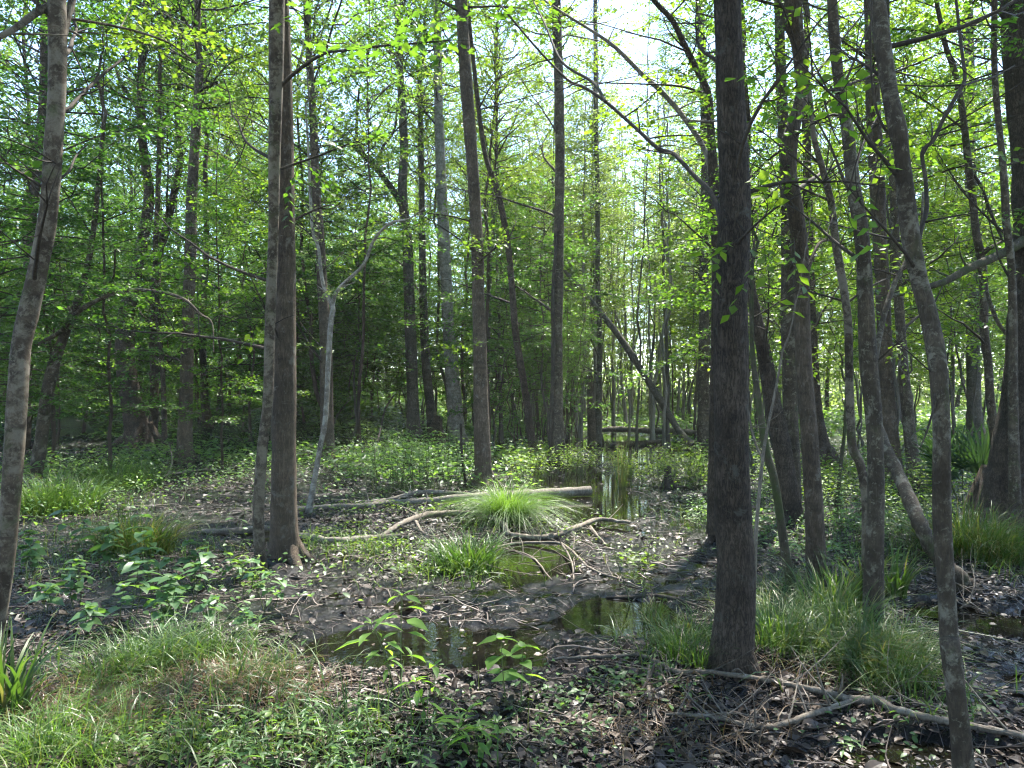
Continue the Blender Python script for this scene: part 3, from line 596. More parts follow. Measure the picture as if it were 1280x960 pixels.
traced_tree('t26', [(1146, 614, 26), (1141, 570, 17), (1137, 540, 15), (1130, 470, 13), (1125, 400, 12), (1120, 320, 11), (1117, 240, 10), (1112, 160, 10), (1108, 60, 9)],
    'bark_lichen', 'greyish trunk close on the right of the straight dark brown trunk', height=15, crown=canopy(2, 9), cscale=.5)
traced_tree('t27', [(1206, 985, 28), (1201, 920, 24), (1194, 860, 22), (1188, 810, 23), (1186, 790, 21), (1182, 720, 21), (1178, 660, 22), (1177, 600, 21), (1177, 540, 20), (1174, 480, 21), (1170, 440, 22), (1160, 390, 21), (1149, 350, 20), (1139, 300, 22), (1132, 240, 21), (1127, 190, 18), (1122, 162, 22), (1113, 120, 19), (1104, 60, 20), (1096, 0, 20)],
    'bark_lichen', 'nearest slim blotchy trunk on the right, crossing the frame from top to bottom', height=9, crown=(THIN[1], 4.4), cscale=.9, sides=24, wob=.03, flare=False,
    branches=[([(1143, 318, 8), (1151, 288, 6), (1158, 262, 5.5), (1157, 225, 5), (1153, 190, 5), (1167, 175, 5), (1180, 147, 5), (1197, 117, 5), (1206, 98, 4.5), (1202, 62, 4), (1195, 0, 3.5), (1190, -30, 3)], .3, 'twig_dark'), ([(1204, 107, 3), (1225, 100, 2.8), (1245, 95, 2.4), (1268, 82, 1.6)], .35, 'twig_dark', True),
              ([(1125, 175, 5), (1105, 160, 3.5), (1092, 120, 3), (1088, 60, 2.6), (1090, 0, 2)], -.1, 'twig_dark'), ([(1170, 450, 4), (1168, 500, 3), (1160, 535, 2.4), (1150, 560, 1.6)], -.2, 'twig_dark')])
traced_tree('t28', [(1268, 600, 13), (1266, 480, 11), (1266, 400, 10), (1264, 330, 9), (1258, 280, 9), (1256, 240, 9), (1253, 200, 8), (1247, 140, 7.5), (1243, 80, 7), (1243, 0, 7)],
    'bark_lichen', 'thin wavy trunk just left of the massive trunk at the right edge', D=8.6, height=10, crown=(THIN[1], 4), cscale=.7)
traced_tree('t29', [(1250, 610, 12), (1243, 542, 11), (1237, 490, 10), (1235, 452, 10), (1230, 410, 10), (1230, 365, 10), (1227, 327, 10), (1220, 290, 9.5), (1216, 250, 9), (1210, 200, 8.5), (1205, 155, 8), (1200, 120, 7.5), (1192, 85, 7), (1182, 57, 6), (1170, 0, 5)],
    'bark_lichen', 'slim trunk slanting up left in front of the mossy cross limb on the right', D=11, height=11, crown=(UND[0], 4), cscale=.8,
    branches=[([(1228, 340, 5), (1235, 370, 5), (1246, 400, 5), (1258, 418, 4)], -.3), ([(1212, 215, 4), (1225, 230, 4), (1240, 270, 4), (1252, 297, 3)], -.2, 'twig_dark')])
traced_tree('t30', [(1268, 668, 102), (1270, 630, 82), (1275, 580, 70), (1284, 500, 60), (1291, 400, 56), (1297, 300, 54), (1295, 200, 54), (1290, 130, 56), (1286, 60, 58), (1283, 0, 56)],
    'bark_dark', 'massive dark trunk at the right edge with a wide swollen foot', height=18, crown=canopy(1, 10), cscale=.65, sides=36, rough=.1, flare=.4,
    branches=[([(1285, 298, 14), (1262, 312, 12), (1235, 325, 11), (1210, 336, 10), (1185, 350, 9), (1165, 357, 8), (1132, 366, 6), (1105, 372, 4)], -.8, 'bark_moss')])
traced_tree('t31', [(1222, 556, 26), (1219, 530, 18), (1217, 480, 16), (1216, 400, 15), (1215, 300, 15), (1213, 200, 13), (1212, 100, 12), (1210, 0, 11)],
    'bark_grey', 'grey distant trunk left of the slim slanting trunk on the right', height=19, crown=canopy(3, 10.5))
traced_tree('t35', [(1032, 582, 30), (1026, 550, 19), (1020, 510, 15), (1016, 440, 13), (1012, 340, 12), (1010, 240, 11), (1006, 100, 10)],
    'bark_dark', 'dark trunk with a spreading foot behind the sinuous trunk', height=17, crown=canopy(2, 11), cscale=.6)
traced_tree('t34', [(1044, 648, 6), (1048, 610, 5), (1052, 570, 4.5), (1056, 535, 4), (1058, 480, 3)],
    'bark_moss', 'thin bare mossy sapling stem in the bright herbs right of the sinuous trunk', name='sapling', cat='sapling', height=3.2, flare=False, crown=(THIN[1], 1.2), cscale=.22)
traced_tree('t36', [(941, 780, 5), (944, 690, 5), (947, 640, 4.6), (955, 560, 4), (967, 500, 3.4), (978, 440, 2.4)],
    'twig_pale', 'pale bare sapling stem beside the right flank of the big dark trunk', name='sapling', cat='sapling', height=3.6, flare=False, wob=.02,
    branches=[([(950, 570, 3), (940, 540, 2.6), (935, 510, 2)], .1)])
traced_tree('t37', [(740, 560, 12), (739, 520, 10), (738, 490, 9), (737, 470, 8)], 'bark_dark', 'short broken dead snag at the far end of the channel', name='snag', cat='dead trunk', flare=True)
traced_tree('t38', [(545, 556, 26), (544, 546, 20), (546, 530, 15), (548, 520, 11)], 'bark_dark', 'dark hollow stump at the foot of the whitish trunk', name='stump', cat='stump', rough=.25)
traced_tree('t39', [(836, 610, 14), (835, 596, 10), (834, 583, 9)], 'twig_dark', 'small black stump among yellow-green herbs right of the channel', name='stump', cat='stump', rough=.25)

# ------------------------------------------------------------------ fallen wood
def fallen(name, cat, label, arms, mat_, lift=.0, rough=.08, sides=9, group=None, twigs=0, part='side_branch', depth=None, seed=1, kink=True):
    """arms: pixel polylines (x, y, width[, height above ground]); the first is the thing's own mesh, others are parts"""
    r = np.random.default_rng(seed + 50); root = None
    for i, arm in enumerate(arms):
        P = []; R = []
        for a in arm:
            p = ghit(a[0], a[1]) if len(a) < 5 else at(a[0], a[1], a[4])
            R_ = a[2] / F * p[1] / 2
            if len(a) < 5: p = p + np.array([0, 0, max(R_ * .7, R_ + WATER_Z - p[2] - R_ * .4) + lift + (a[3] if len(a) > 3 else 0)])
            P.append(p); R.append(R_)
        Q = catmull(np.column_stack([P, R]), 6)
        if kink: Q[1:-1, :3] += np.cumsum(r.normal(size=(len(Q) - 2, 3)), 0) * [[1, 1, .3]] * np.mean(R) * .07 + r.normal(size=(len(Q) - 2, 3)) * np.mean(R) * .13
        Q[:, 3] *= 1 + r.normal(size=len(Q)) * .07
        if root is None:
            b = Q[len(Q) // 2, :3].copy()
            b[2] = gz(b[0], b[1])
        mb = MB(); mb.tube(Q[:, :3] - b, Q[:, 3], sides, 0, rough=rough, seed=seed + i)
        for _ in range(twigs * 2 + (1 if i else 0)):
            k = int(r.integers(2, len(Q) - 1)); d = rvec(1, r)[0]; d[2] = abs(d[2]) * .6; ln = .15 + .4 * r.random(); t = np.linspace(0, 1, 5)[:, None]
            mb.tube(Q[k, :3] + d * (t * ln) + rvec(1, r)[0] * t ** 2 * ln * .3 - b, Q[k, 3] * .4 * (1.05 - t[:, 0]) + .0012, 4, 0, cap=False)
        me = mb.mesh(name if i == 0 else part, [M[mat_]])
        if root is None: root = tag(link(name, me, None, b), label, cat, group)
        else: link(part, me, root)
    return root
fallen('fallen_log', 'log', 'long pale log lying across the mud behind the grass tussock, sawn end at right',
    [[(335, 645, 4), (362, 640, 6), (380, 638, 6), (420, 635, 7), (450, 634, 7), (480, 632, 8), (512, 631, 9), (540, 629, 9), (600, 625, 11), (680, 627, 12.5, .03), (738, 629, 13, .04)], [(455, 630, 5), (490, 626, 6), (520, 622, 6, .05), (560, 621, 5, .05), (592, 620, 4)]], 'wood_grey', sides=16, twigs=4, seed=1, kink=False)
fallen('fallen_log', 'log', 'short pale log half sunk in leaves at the left of the brown tree',
    [[(252, 667, 7), (285, 668, 9), (320, 664, 9), (345, 663, 7)]], 'twig_pale', sides=12, seed=2)
fallen('fallen_log', 'log', 'low rotting log right of the flared tree foot, under small bright herbs',
    [[(370, 680, 8), (410, 679, 9), (440, 678, 9), (475, 675, 8), (500, 672, 6)]], 'wood_grey', sides=10, seed=3)
fallen('fallen_branch', 'branch', 'pale crooked branch arching over the mud between tussock and grass tuft',
    [[(455, 678, 5), (480, 671, 6), (500, 664, 7, .05), (530, 656, 8, .08), (560, 652, 8, .08), (600, 654, 7, .08), (625, 660, 7, .06), (640, 671, 7, .02), (660, 681, 7), (690, 676, 7), (720, 668, 6.5, .04), (750, 663, 5.5, .05), (788, 660, 4, .05)],
     [(520, 659, 5, .05), (526, 668, 4, .03), (540, 672, 3), (560, 668, 2.4), (600, 668, 2)], [(738, 664, 4, .04), (748, 674, 3, .02), (758, 682, 2.4)]], 'twig_pale', sides=10, twigs=5, seed=4)
fallen('fallen_branch', 'branch', 'thin pale twiggy branch lying over the dark puddle right of the grass tuft',
    [[(600, 690, 3), (640, 692, 3.4), (680, 697, 3.4, .03), (705, 702, 3.4, .05), (740, 713, 3), (780, 727, 2.6), (830, 750, 2)], [(703, 702, 3, .05), (715, 712, 2.4, .04), (718, 738, 2)], [(630, 700, 2.4), (665, 712, 2.4), (690, 726, 2)]], 'twig_pale', sides=7, twigs=5, seed=5)
fallen('fallen_branch', 'branch', 'dark wet stick pointing right across the mud path',
    [[(758, 752, 3), (790, 746, 4), (820, 746, 4), (850, 752, 4), (880, 762, 3)]], 'twig_dark', sides=7, twigs=2, seed=6)
fallen('fallen_branch', 'branch', 'long forked grey branch lying along the ground in front of the big dark trunk',
    [[(690, 829, 3.1), (730, 827, 3.9), (770, 826, 4.3), (800, 825, 4.7), (822, 833, 5.1), (845, 845, 5.5), (880, 846, 5.5), (920, 851, 6.2), (960, 857, 6.2), (1000, 866, 7.0), (1040, 874, 7.8), (1065, 882, 9.4), (1100, 884, 10.1), (1115, 893, 9.4), (1150, 902, 8.6), (1180, 908, 8.6), (1215, 915, 8.6), (1255, 923, 7.8), (1310, 935, 7.8)],
     [(832, 899, 3.1), (860, 900, 4.7), (900, 905, 5.5), (930, 912, 6.2), (960, 916, 6.2), (985, 911, 7.0), (1010, 902, 7.0), (1040, 892, 7.0), (1064, 884, 7.0)], [(930, 909, 2.3), (940, 918, 1.9), (952, 925, 1.6)], [(822, 834, 2.3), (838, 848, 1.6), (830, 862, 1.6)]], 'twig_pale', sides=10, twigs=7, seed=7, lift=.02)
fallen('fallen_branch', 'branch', 'thin straight stick slanting behind the forked grey branch',
    [[(1075, 843, 4), (1100, 860, 5), (1125, 872, 5), (1160, 884, 5), (1195, 895, 4), (1235, 912, 3)]], 'wood_grey', sides=7, twigs=4, seed=8)
fallen('fallen_branch', 'branch', 'short thick twig standing out of the leaves left of the big trunk foot',
    [[(812, 838, 4, .02), (810, 862, 5, .02), (814, 885, 6), (820, 905, 4)]], 'twig_pale', sides=7, seed=9)
fallen('fallen_branch', 'branch', 'dark bent twig among the small herbs in the lower middle',
    [[(690, 880, 2.4), (730, 875, 3), (760, 877, 3.4), (790, 875, 4), (812, 860, 4, .05), (818, 852, 3, .09)]], 'twig_dark', sides=7, twigs=3, seed=10)
fallen('fallen_tree', 'fallen tree', 'smooth grey trunk slanting down to a mossy butt on the mud at right',
    [[(1226, 748, 14, 0, 6.55), (1213, 738, 25, 0, 6.6), (1200, 724, 22, 0, 6.63), (1182, 707, 20, 0, 6.7), (1165, 686, 19.5, 0, 6.8), (1150, 655, 19, 0, 6.9), (1135, 620, 17, 0, 7.2), (1120, 587, 15, 0, 7.5), (1107, 560, 14, 0, 7.7), (1098, 535, 12, 0, 7.9)]], 'bark_lichen', sides=18, seed=11, kink=False)
fallen('leaning_trunk', 'trunk', 'dead trunk toppled at a slant in the flooded wood beyond the channel',
    [[(868, 562, 10), (850, 540, 9, 0, 27.5), (825, 500, 9, 0, 27.8), (800, 460, 8.5, 0, 28), (775, 422, 8, 0, 28.3), (750, 390, 7, 0, 28.6), (725, 360, 6, 0, 29), (705, 338, 4, 0, 29.3)]], 'bark_grey', sides=10, twigs=5, seed=12, kink=False)
fallen('fallen_log', 'log', 'long fallen trunk lying level across the far end of the channel',
    [[(748, 546, 6, .25), (790, 548, 7, .25), (830, 550, 8, .25), (872, 553, 8, .25)]], 'wood_grey', sides=10, twigs=4, seed=13)
fallen('fallen_log', 'log', 'dark shorter log below the long fallen trunk at the far channel end',
    [[(760, 562, 6), (790, 560, 7), (825, 557, 6)]], 'bark_dark', sides=10, seed=14)
fallen('fallen_branch', 'branch', 'thin dark crooked branch hanging out over the still channel',
    [[(710, 570, 3), (728, 560, 3, .15), (745, 548, 3.4, .25), (752, 535, 3.6, .45), (748, 522, 3.6, .6), (735, 510, 3, .8), (724, 495, 2.6, 1.0)]], 'twig_dark', sides=7, twigs=5, seed=15)
fallen('fallen_branch', 'branch', 'dark curved bare branch bowing over the shaded bank at left',
    [[(318, 565, 3), (312, 552, 4, .2), (295, 545, 4, .3), (270, 543, 4, .35), (255, 540, 3.4, .35), (245, 532, 3, .45)]], 'twig_dark', sides=7, twigs=3, seed=16)
fallen('fallen_branch', 'branch', 'thin dark bare twig rising in a curve left of the bright shrubs',
    [[(474, 608, 2.4), (468, 595, 2.6, .1), (470, 575, 2.6, .3), (476, 555, 2.6, .5), (482, 538, 2.4, .8), (492, 520, 2, 1.1)]], 'twig_dark', sides=6, twigs=6, seed=17)
fallen('fallen_branch', 'branch', 'pale brush of dead twigs lying on the bank behind the left grass tuft',
    [[(180, 612, 3), (200, 604, 3, .1), (225, 598, 3, .1), (262, 594, 3, .1), (300, 592, 2.4)], [(205, 603, 2), (215, 590, 2, .2), (212, 575, 1.5, .4)], [(235, 598, 2.4), (232, 615, 2), (226, 628, 1.6)]], 'twig_pale', sides=6, twigs=12, seed=18)
fallen('fallen_branch', 'branch', 'small pale twigs sticking up from the mud before the mossy butt',
    [[(1200, 770, 2.4), (1212, 755, 2.6, .03), (1222, 762, 2.4, .02), (1235, 790, 2)], [(1212, 755, 2, .03), (1218, 745, 2, .1), (1216, 735, 1.5, .16)]], 'twig_pale', sides=6, twigs=5, seed=19)

# ------------------------------------------------------------------ ground and water
def axis(segs):
    o = []
    for a, b, s0, s1 in segs:
        x = a
        while x < b - 1e-6:
            o.append(x); x += s0 + (s1 - s0) * (x - a) / (b - a)
    o.append(segs[-1][1]); return np.array(o)
xs = axis([(0, 4.5, .04, .05), (4.5, 12, .05, .25), (12, 40, .25, 1.2), (40, 160, 1.2, 8)]); xs = np.concatenate([-xs[:0:-1], xs])
ys = axis([(-40, -2, 4, .6), (-2, 2.6, .6, .05), (2.6, 9, .035, .05), (9, 22, .05, .2), (22, 60, .2, 1.2), (60, 220, 1.2, 9)])
X, Y = np.meshgrid(xs, ys); Z = H(X, Y)
V = np.stack([X, Y, Z], -1).reshape(-1, 3); nx, ny = len(xs), len(ys)
i = np.arange(ny - 1)[:, None] * nx; j = np.arange(nx - 1)[None, :]
mb = MB(); mb.add(V, np.stack([i + j, i + j + 1, i + nx + j + 1, i + nx + j], -1).reshape(-1, 4))
tag(link('ground', mb.mesh('ground', [M['mud']])), kind='structure')
mb = MB(); mb.add([[-30, 2, WATER_Z], [60, 2, WATER_Z], [60, 110, WATER_Z], [-30, 110, WATER_Z]], [[0, 1, 2, 3]])
tag(link('water', mb.mesh('water', [M['water']])), kind='structure')

# ------------------------------------------------------------------ stuff: litter, sticks, ground cover
def scatter(n, ymin, ymax, half=.78, bias=1.):
    """points over the visible ground, density falling with distance"""
    u = RNG.random(n); y = ymin * (ymax / ymin) ** (u ** bias); x = (RNG.random(n) * 2 - 1) * half * (y + .6)
    return x, y
def put(x, y, z0=0.): return np.stack([x, y, H(x, y) + z0], 1)
x, y = scatter(170000, 2.6, 26)
h = np.maximum(H(x, y), WATER_Z); keep = ((h > WATER_Z + .002) | (RNG.random(len(x)) < .16)) & (RNG.random(len(x)) > .62 * soggy(x, y)) & (RNG.random(len(x)) < .45 + 2.2 * fbm(x * 1.3 + 80, y * 1.3, 4) + .25 * (y < 5))
x, y, h = x[keep], y[keep], h[keep]
n = len(x); wet = h < WATER_Z + .001
a = RNG.random(n) * 6.28; ax = np.stack([np.cos(a), np.sin(a), RNG.normal(size=n) * .25], 1)
nor = np.stack([RNG.normal(size=n) * .55, RNG.normal(size=n) * .55, np.ones(n)], 1)
nor[wet] = nor[wet] * [.08, .08, 1]; ax[wet, 2] *= .05
l = (.013 + .042 * RNG.random(n) ** 3) * (1 + y / 11)
dry = fbm(x * .9 + 60, y * .9, 3) + .10 * (y < 4.6) - .08 * (y > 6) > .06
mb = MB()
P = np.stack([x, y, h + np.where(wet, .003, .006 + .008 * RNG.random(n))], 1)
nr_ = y < 6.5; l = np.where(nr_, l * (.75 + .9 * RNG.random(n) ** 3), l); nor[nr_] += RNG.normal(size=(int(nr_.sum()), 3)) * .25
for sel, tp in ((~dry & nr_, LANCE), (~dry & ~nr_, DIAMOND)): mb.leaves(tp, P[sel], ax[sel], nor[sel], l[sel], l[sel] * (.45 + .5 * RNG.random(int(sel.sum()))), 0)
mb.leaves(LANCE, P[dry], ax[dry], nor[dry], l[dry], l[dry] * .6, 1)
tag(link('leaf_litter', mb.mesh('leaf_litter', [M['litter'], M['litter_dry']], False)), kind='stuff')
x, y = scatter(9000, 2.6, 17); ok = H(x, y) > WATER_Z - .02; x, y = x[ok], y[ok]; n = len(x)
a = RNG.random(n) * 6.28; ln = (.05 + .4 * RNG.random(n) ** 3) * (1 + y / 20); bend = RNG.normal(size=n) * .35; tilt = RNG.normal(size=n) * .06
k = np.linspace(-.5, .5, 5); C = np.zeros((n, 5, 3)); dx, dy = np.cos(a), np.sin(a)
C[:, :, 0] = x[:, None] + dx[:, None] * k * ln[:, None] - (dy * bend * ln)[:, None] * k ** 2; C[:, :, 1] = y[:, None] + dy[:, None] * k * ln[:, None] + (dx * bend * ln)[:, None] * k ** 2
C[:, :, 2] = H(C[:, :, 0], C[:, :, 1]) + .008 + np.abs(tilt * ln)[:, None] * (k + .5)
rr = (.0012 + .0045 * RNG.random(n) ** 3) * (1 + y / 12)
sdv = np.stack([-dy, dx, 0 * dx], 1); an = np.arange(3) * 2 * PI / 3
V = C[:, :, None] + (sdv[:, None, :] * np.cos(an)[None, :, None] + np.array([0, 0, 1.])[None, None] * np.sin(an)[None, :, None])[:, None] * (rr[:, None] * np.array([1, .95, .85, .7, .4]))[:, :, None, None]
fq = np.array([[i * 3 + j, i * 3 + (j + 1) % 3, i * 3 + 3 + (j + 1) % 3, i * 3 + 3 + j] for i in range(4) for j in range(3)])
mb = MB(); mb.add(V.reshape(-1, 3), (fq[None] + (np.arange(n) * 15)[:, None, None]).reshape(-1, 4))
tag(link('stick_litter', mb.mesh('stick_litter', [M['needle']])), kind='stuff')

def pxy(px, py): 
    p = ghit(px, py); return p[0], p[1]
# ground cover: patches given in the photo, each a loose spread of low leaves
mb = MB()
def cover(px, py, sx, sy, n, L_, hgt, mi, tpl=LANCE, wr=.6):
    p = ghit(px, py); s = p[1] / F
    x = p[0] + RNG.normal(size=n) * sx * s
    ya = flat_d(max(py - sy, 512)); yb = flat_d(py + sy)
    y = p[1] + RNG.normal(size=n) * max((ya - yb) / 2, .15) * .8
    ok = (y > 2.5) & (H(x, y) > WATER_Z - .03); x, y = x[ok], y[ok]; n = len(x)
    z = H(x, y) + hgt * (.15 + RNG.random(n) * .85) * (.4 + 1.2 * vnoise(x * 2.2, y * 2.2))
    a = RNG.random(n) * 6.28; axx = np.stack([np.cos(a), np.sin(a), RNG.normal(size=n) * .3 - .1], 1)
    nn = np.stack([RNG.normal(size=n) * .35, RNG.normal(size=n) * .35 - .1, np.ones(n)], 1)
    l = L_ * (.6 + .8 * RNG.random(n)); mb.leaves(tpl, np.stack([x, y, z], 1), axx, nn, l, l * wr, mi)
for c in [(520, 580, 50, 18, 2600, .06, .55, 0), (470, 575, 40, 16, 1000, .06, .4, 0), (680, 590, 40, 14, 1700, .06, .45, 1), (820, 585, 45, 14, 1900, .06, .42, 1), (870, 600, 30, 8, 400, .06, .3, 1),
          (915, 650, 26, 16, 900, .05, .25, 0), (1100, 665, 50, 14, 1500, .05, .3, 0), (1060, 610, 60, 18, 2200, .06, .35, 1), (1170, 600, 45, 20, 1500, .06, .45, 1), (1000, 600, 50, 20, 1400, .06, .4, 1),
          (130, 590, 90, 24, 3200, .06, .4, 0), (250, 570, 80, 20, 2500, .06, .35, 0), (60, 640, 60, 20, 1500, .05, .35, 0), (330, 590, 50, 15, 900, .06, .3, 0),
          (430, 545, 90, 14, 2200, .07, .3, 0), (560, 545, 60, 12, 1300, .07, .4, 0), (640, 720, 30, 10, 260, .04, .06, 1), (560, 715, 60, 12, 600, .04, .10, 1), (480, 640, 50, 5, 300, .05, .15, 1), (410, 672, 40, 9, 500, .045, .12, 1), (470, 685, 50, 6, 350, .04, .08, 1),
          (800, 690, 40, 14, 90, .045, .06, 1), (740, 870, 70, 25, 240, .035, .05, 0), (680, 900, 80, 30, 180, .035, .05, 0), (450, 930, 90, 20, 130, .035, .08, 0), (250, 930, 90, 25, 260, .04, .10, 1), (800, 850, 40, 14, 200, .05, .05, 0), (1010, 690, 50, 16, 500, .05, .15, 0),
          (600, 960, 120, 30, 110, .035, .05, 0), (110, 720, 80, 30, 250, .05, .15, 0), (300, 740, 60, 30, 250, .05, .18, 0), (755, 655, 20, 8, 90, .05, .15, 0), (690, 660, 20, 14, 150, .05, .1, 1), (790, 700, 16, 5, 70, .06, .06, 1), (1180, 870, 60, 30, 160, .04, .05, 0), (1090, 930, 60, 20, 60, .04, .04, 0)]:
    cover(*c)
tag(link('ground_cover', mb.mesh('ground_cover', [M['leaf_herb'], M['leaf_yellow']])), kind='stuff')
# far undergrowth over the floor of the wood
mb = MB()
n = 80000; y = 14 + 56 * RNG.random(n) ** .9; x = (RNG.random(n) * 2 - 1) * .8 * y
d = fbm(x * .35 + 9, y * .35, 3); ok = ((d > .035) | (y > 32)) & (H(x, y) > WATER_Z + .0) & ~((np.abs(x - .15 * y) < 1.5) & (y < 23)); x, y = x[ok], y[ok]; n = len(x)
z = H(x, y) + (.45 + .5 * sm((y - 30) / 20)) * RNG.random(n) * (.3 + vnoise(x * .8, y * .8))
a = RNG.random(n) * 6.28
mb.leaves(DIAMOND, np.stack([x, y, z], 1), np.stack([np.cos(a), np.sin(a), RNG.normal(size=n) * .3], 1), np.stack([RNG.normal(size=n) * .4, RNG.normal(size=n) * .4, np.ones(n)], 1), (.1 + .1 * RNG.random(n)) * (.6 + y / 40), .08 * (.6 + y / 40), 0)
tag(link('undergrowth', mb.mesh('undergrowth', [M['leaf_herb']])), kind='stuff')

# ------------------------------------------------------------------ grass
def grass_mesh(name, seed, n, ln, spread, width, mat_, arch=.6, lean=(0, 0), seg=4, fall=.55, base=None):
    r = np.random.default_rng(seed); mb = MB()
    rr = spread * np.sqrt(r.random(n)); a = r.random(n) * 2 * PI
    b = np.stack([rr * np.cos(a), rr * np.sin(a), np.zeros(n)], 1)
    if base is not None: b = base
    az = a + r.normal(size=n) * .9; out_ = (.25 + .9 * rr / spread + r.normal(size=n) * .2) * arch
    hd = np.stack([np.cos(az) + lean[0], np.sin(az) + lean[1], np.zeros(n)], 1)
    l = ln * (.45 + .75 * r.random(n))
    t = np.linspace(0, 1, seg + 1)
    C = b[:, None, :] + hd[:, None, :] * (out_ * l)[:, None, None] * (t ** 1.6)[None, :, None]
    C[:, :, 2] += l[:, None] * (t[None, :] - np.clip(out_, 0, 1.3)[:, None] * fall * t[None, :] ** 2.4)
    sd = np.stack([-np.sin(az), np.cos(az), r.normal(size=n) * .3], 1)
    w = width * (.6 + .8 * r.random(n))[:, None] * (1 - .92 * t ** 1.5)[None, :]
    A = C + sd[:, None, :] * w[:, :, None] / 2; B = C - sd[:, None, :] * w[:, :, None] / 2
    V = np.stack([A, B], 2).reshape(n, -1, 3); k = (seg + 1) * 2
    f = np.array([[2 * i, 2 * i + 1, 2 * i + 3, 2 * i + 2] for i in range(seg)])
    mb.add(V.reshape(-1, 3), (f[None] + (np.arange(n) * k)[:, None, None]).reshape(-1, 4))
    return mb.mesh(name, [M[mat_]])
def tuft(px, py, label, me, s=1., group=None, rz=0., name='grass_tuft'):
    p = ghit(px, py); p[2] = max(p[2], WATER_Z) - .01
    o = tag(link(name, me, None, p), label, 'grass', group); o.scale = (s,) * 3; o.rotation_euler.z = rz; return o
tuft(632, 655, 'big pale green tussock of fine grass arching in front of the long log', grass_mesh('grass_tussock', 1, 1900, .95, .26, .008, 'grass_pale', 1.0, seg=7, fall=.78), .88, name='grass_tussock')
tuft(584, 712, 'bright fresh grass tuft in the middle of the mud, left of the thin twigs', grass_mesh('grass_tuft', 2, 420, .46, .3, .012, 'grass', .8, seg=5))
tuft(172, 690, 'dense bright grass tuft on the left bank, broad leaved plants before it', grass_mesh('grass_tuft', 3, 700, .55, .36, .012, 'grass', .75, seg=5))
GA = grass_mesh('grass_tuft', 4, 210, .5, .24, .0085, 'grass', .95, seg=6)
GB = grass_mesh('grass_tuft', 5, 150, .5, .26, .0075, 'grass_pale', 1.15, (.5, -.3), 6)
GC = grass_mesh('grass_tuft', 6, 90, .6, .16, .012, 'grass', .6, seg=6)
GD = grass_mesh('grass_tuft', 8, 240, .46, .3, .008, 'grass', 1.1, (.2, -.2), 6)
for i, (px, py, g, s) in enumerate([(170, 835, GA, .7), (215, 825, GA, .75), (265, 820, GA, .7), (135, 850, GA, .6), (300, 855, GD, .45), (330, 850, GD, .4), (190, 865, GB, .45), (120, 895, GB, .45), (80, 920, GB, .65), (160, 910, GB, .4), (235, 930, GB, .35), (60, 955, GB, .6), (280, 945, GB, .3), (20, 940, GB, .6), (110, 960, GB, .5)]):
    tuft(px, py, 'fine bladed grass tuft in the sprawling lawn patch at the lower left', g, s, 'grass tufts in the lower left corner', i * 1.7)
for i, (px, py, g, s) in enumerate([(850, 825, GC, .55), (830, 815, GC, .45), (872, 800, GC, .5), (874, 834, GC, .4), (815, 790, GC, .4)]):
    tuft(px, py, 'upright light grass tuft left of the big dark trunk foot', g, s, 'grass tufts left of the big dark trunk', i * 1.9)
for i, (px, py, g, s) in enumerate([(965, 810, GC, .75), (985, 815, GA, .8), (1010, 800, GD, .9), (1040, 815, GD, 1.), (1075, 830, GD, .9), (1105, 838, GD, .85), (1060, 800, GC, .8), (1120, 815, GD, .8), (990, 780, GA, .8), (1030, 775, GC, .9), (960, 785, GA, .7), (1130, 850, GA, .6), (1045, 760, GC, .9), (1095, 858, GD, .55)]):
    tuft(px, py, 'green tuft in the grassy island between the big trunk and the lichen-spotted trunk', g, s, 'grass tufts round the right-hand trunks', i * 2.1)
GE = grass_mesh('grass_tuft', 9, 700, .8, .5, .012, 'grass', .8, (-.4, -.3), 5)
tuft(1205, 690, 'sprawling olive grass clump at the swollen foot of the massive right trunk', GE, .9)
tuft(1250, 700, 'low drooping grass clump in front of the massive right trunk', GE, .7, rz=1.3)
GF = grass_mesh('grass_tuft', 10, 60, .75, .12, .026, 'grass', .55, (.2, 0), 6)
tuft(5, 900, 'broad strap-leaved sedge clump cut by the left edge', GF, .8)
tuft(1085, 752, 'tall strap-leaved sedge left of the puddle behind the lichen-spotted trunk', GF, .75, rz=2.)
tuft(1118, 745, 'bent yellowish sedge right behind the lichen-spotted trunk', GF, .7, rz=4.)
GG = grass_mesh('reed_clump', 11, 90, 1.1, .2, .012, 'grass', .25)
tuft(778, 610, 'dark upright reeds on the right bank of the still channel', GG, .9, name='reed_clump')
tuft(70, 640, 'soft dark grass clump on the shaded left bank', grass_mesh('grass_tuft', 12, 900, .7, .6, .012, 'grass', .7), 1.)
tuft(150, 610, 'wide feathery grass clump at the edge of the shady wood', grass_mesh('grass_tuft', 13, 900, .7, .7, .012, 'grass', .7), 1.)

# single blades strewn between and around the tufts
B_ = []
for px, py, sx, sy, n in [(160, 840, 110, 22, 300), (50, 945, 60, 25, 160), (230, 920, 110, 30, 120), (330, 850, 60, 30, 200), (1040, 810, 85, 30, 800), (1120, 850, 40, 25, 300), (845, 818, 35, 18, 200), (1000, 760, 70, 20, 500), (150, 690, 90, 30, 600), (90, 640, 80, 25, 600), (580, 715, 60, 14, 320), (630, 655, 60, 10, 260), (1230, 700, 60, 20, 500), (440, 690, 60, 10, 200), (400, 930, 120, 40, 350), (880, 650, 50, 20, 300), (1100, 680, 70, 15, 350)]:
    p = ghit(px, py); q = p[1] / F
    x = p[0] + RNG.normal(size=n) * sx * q * .8; y = p[1] + RNG.normal(size=n) * (flat_d(py - sy) - flat_d(py + sy)) * .4
    y = np.maximum(y, 2.4); z = H(x, y); ok = z > WATER_Z - .01; B_.append(np.stack([x, y, z], 1)[ok])
B_ = np.concatenate(B_)
D_ = []
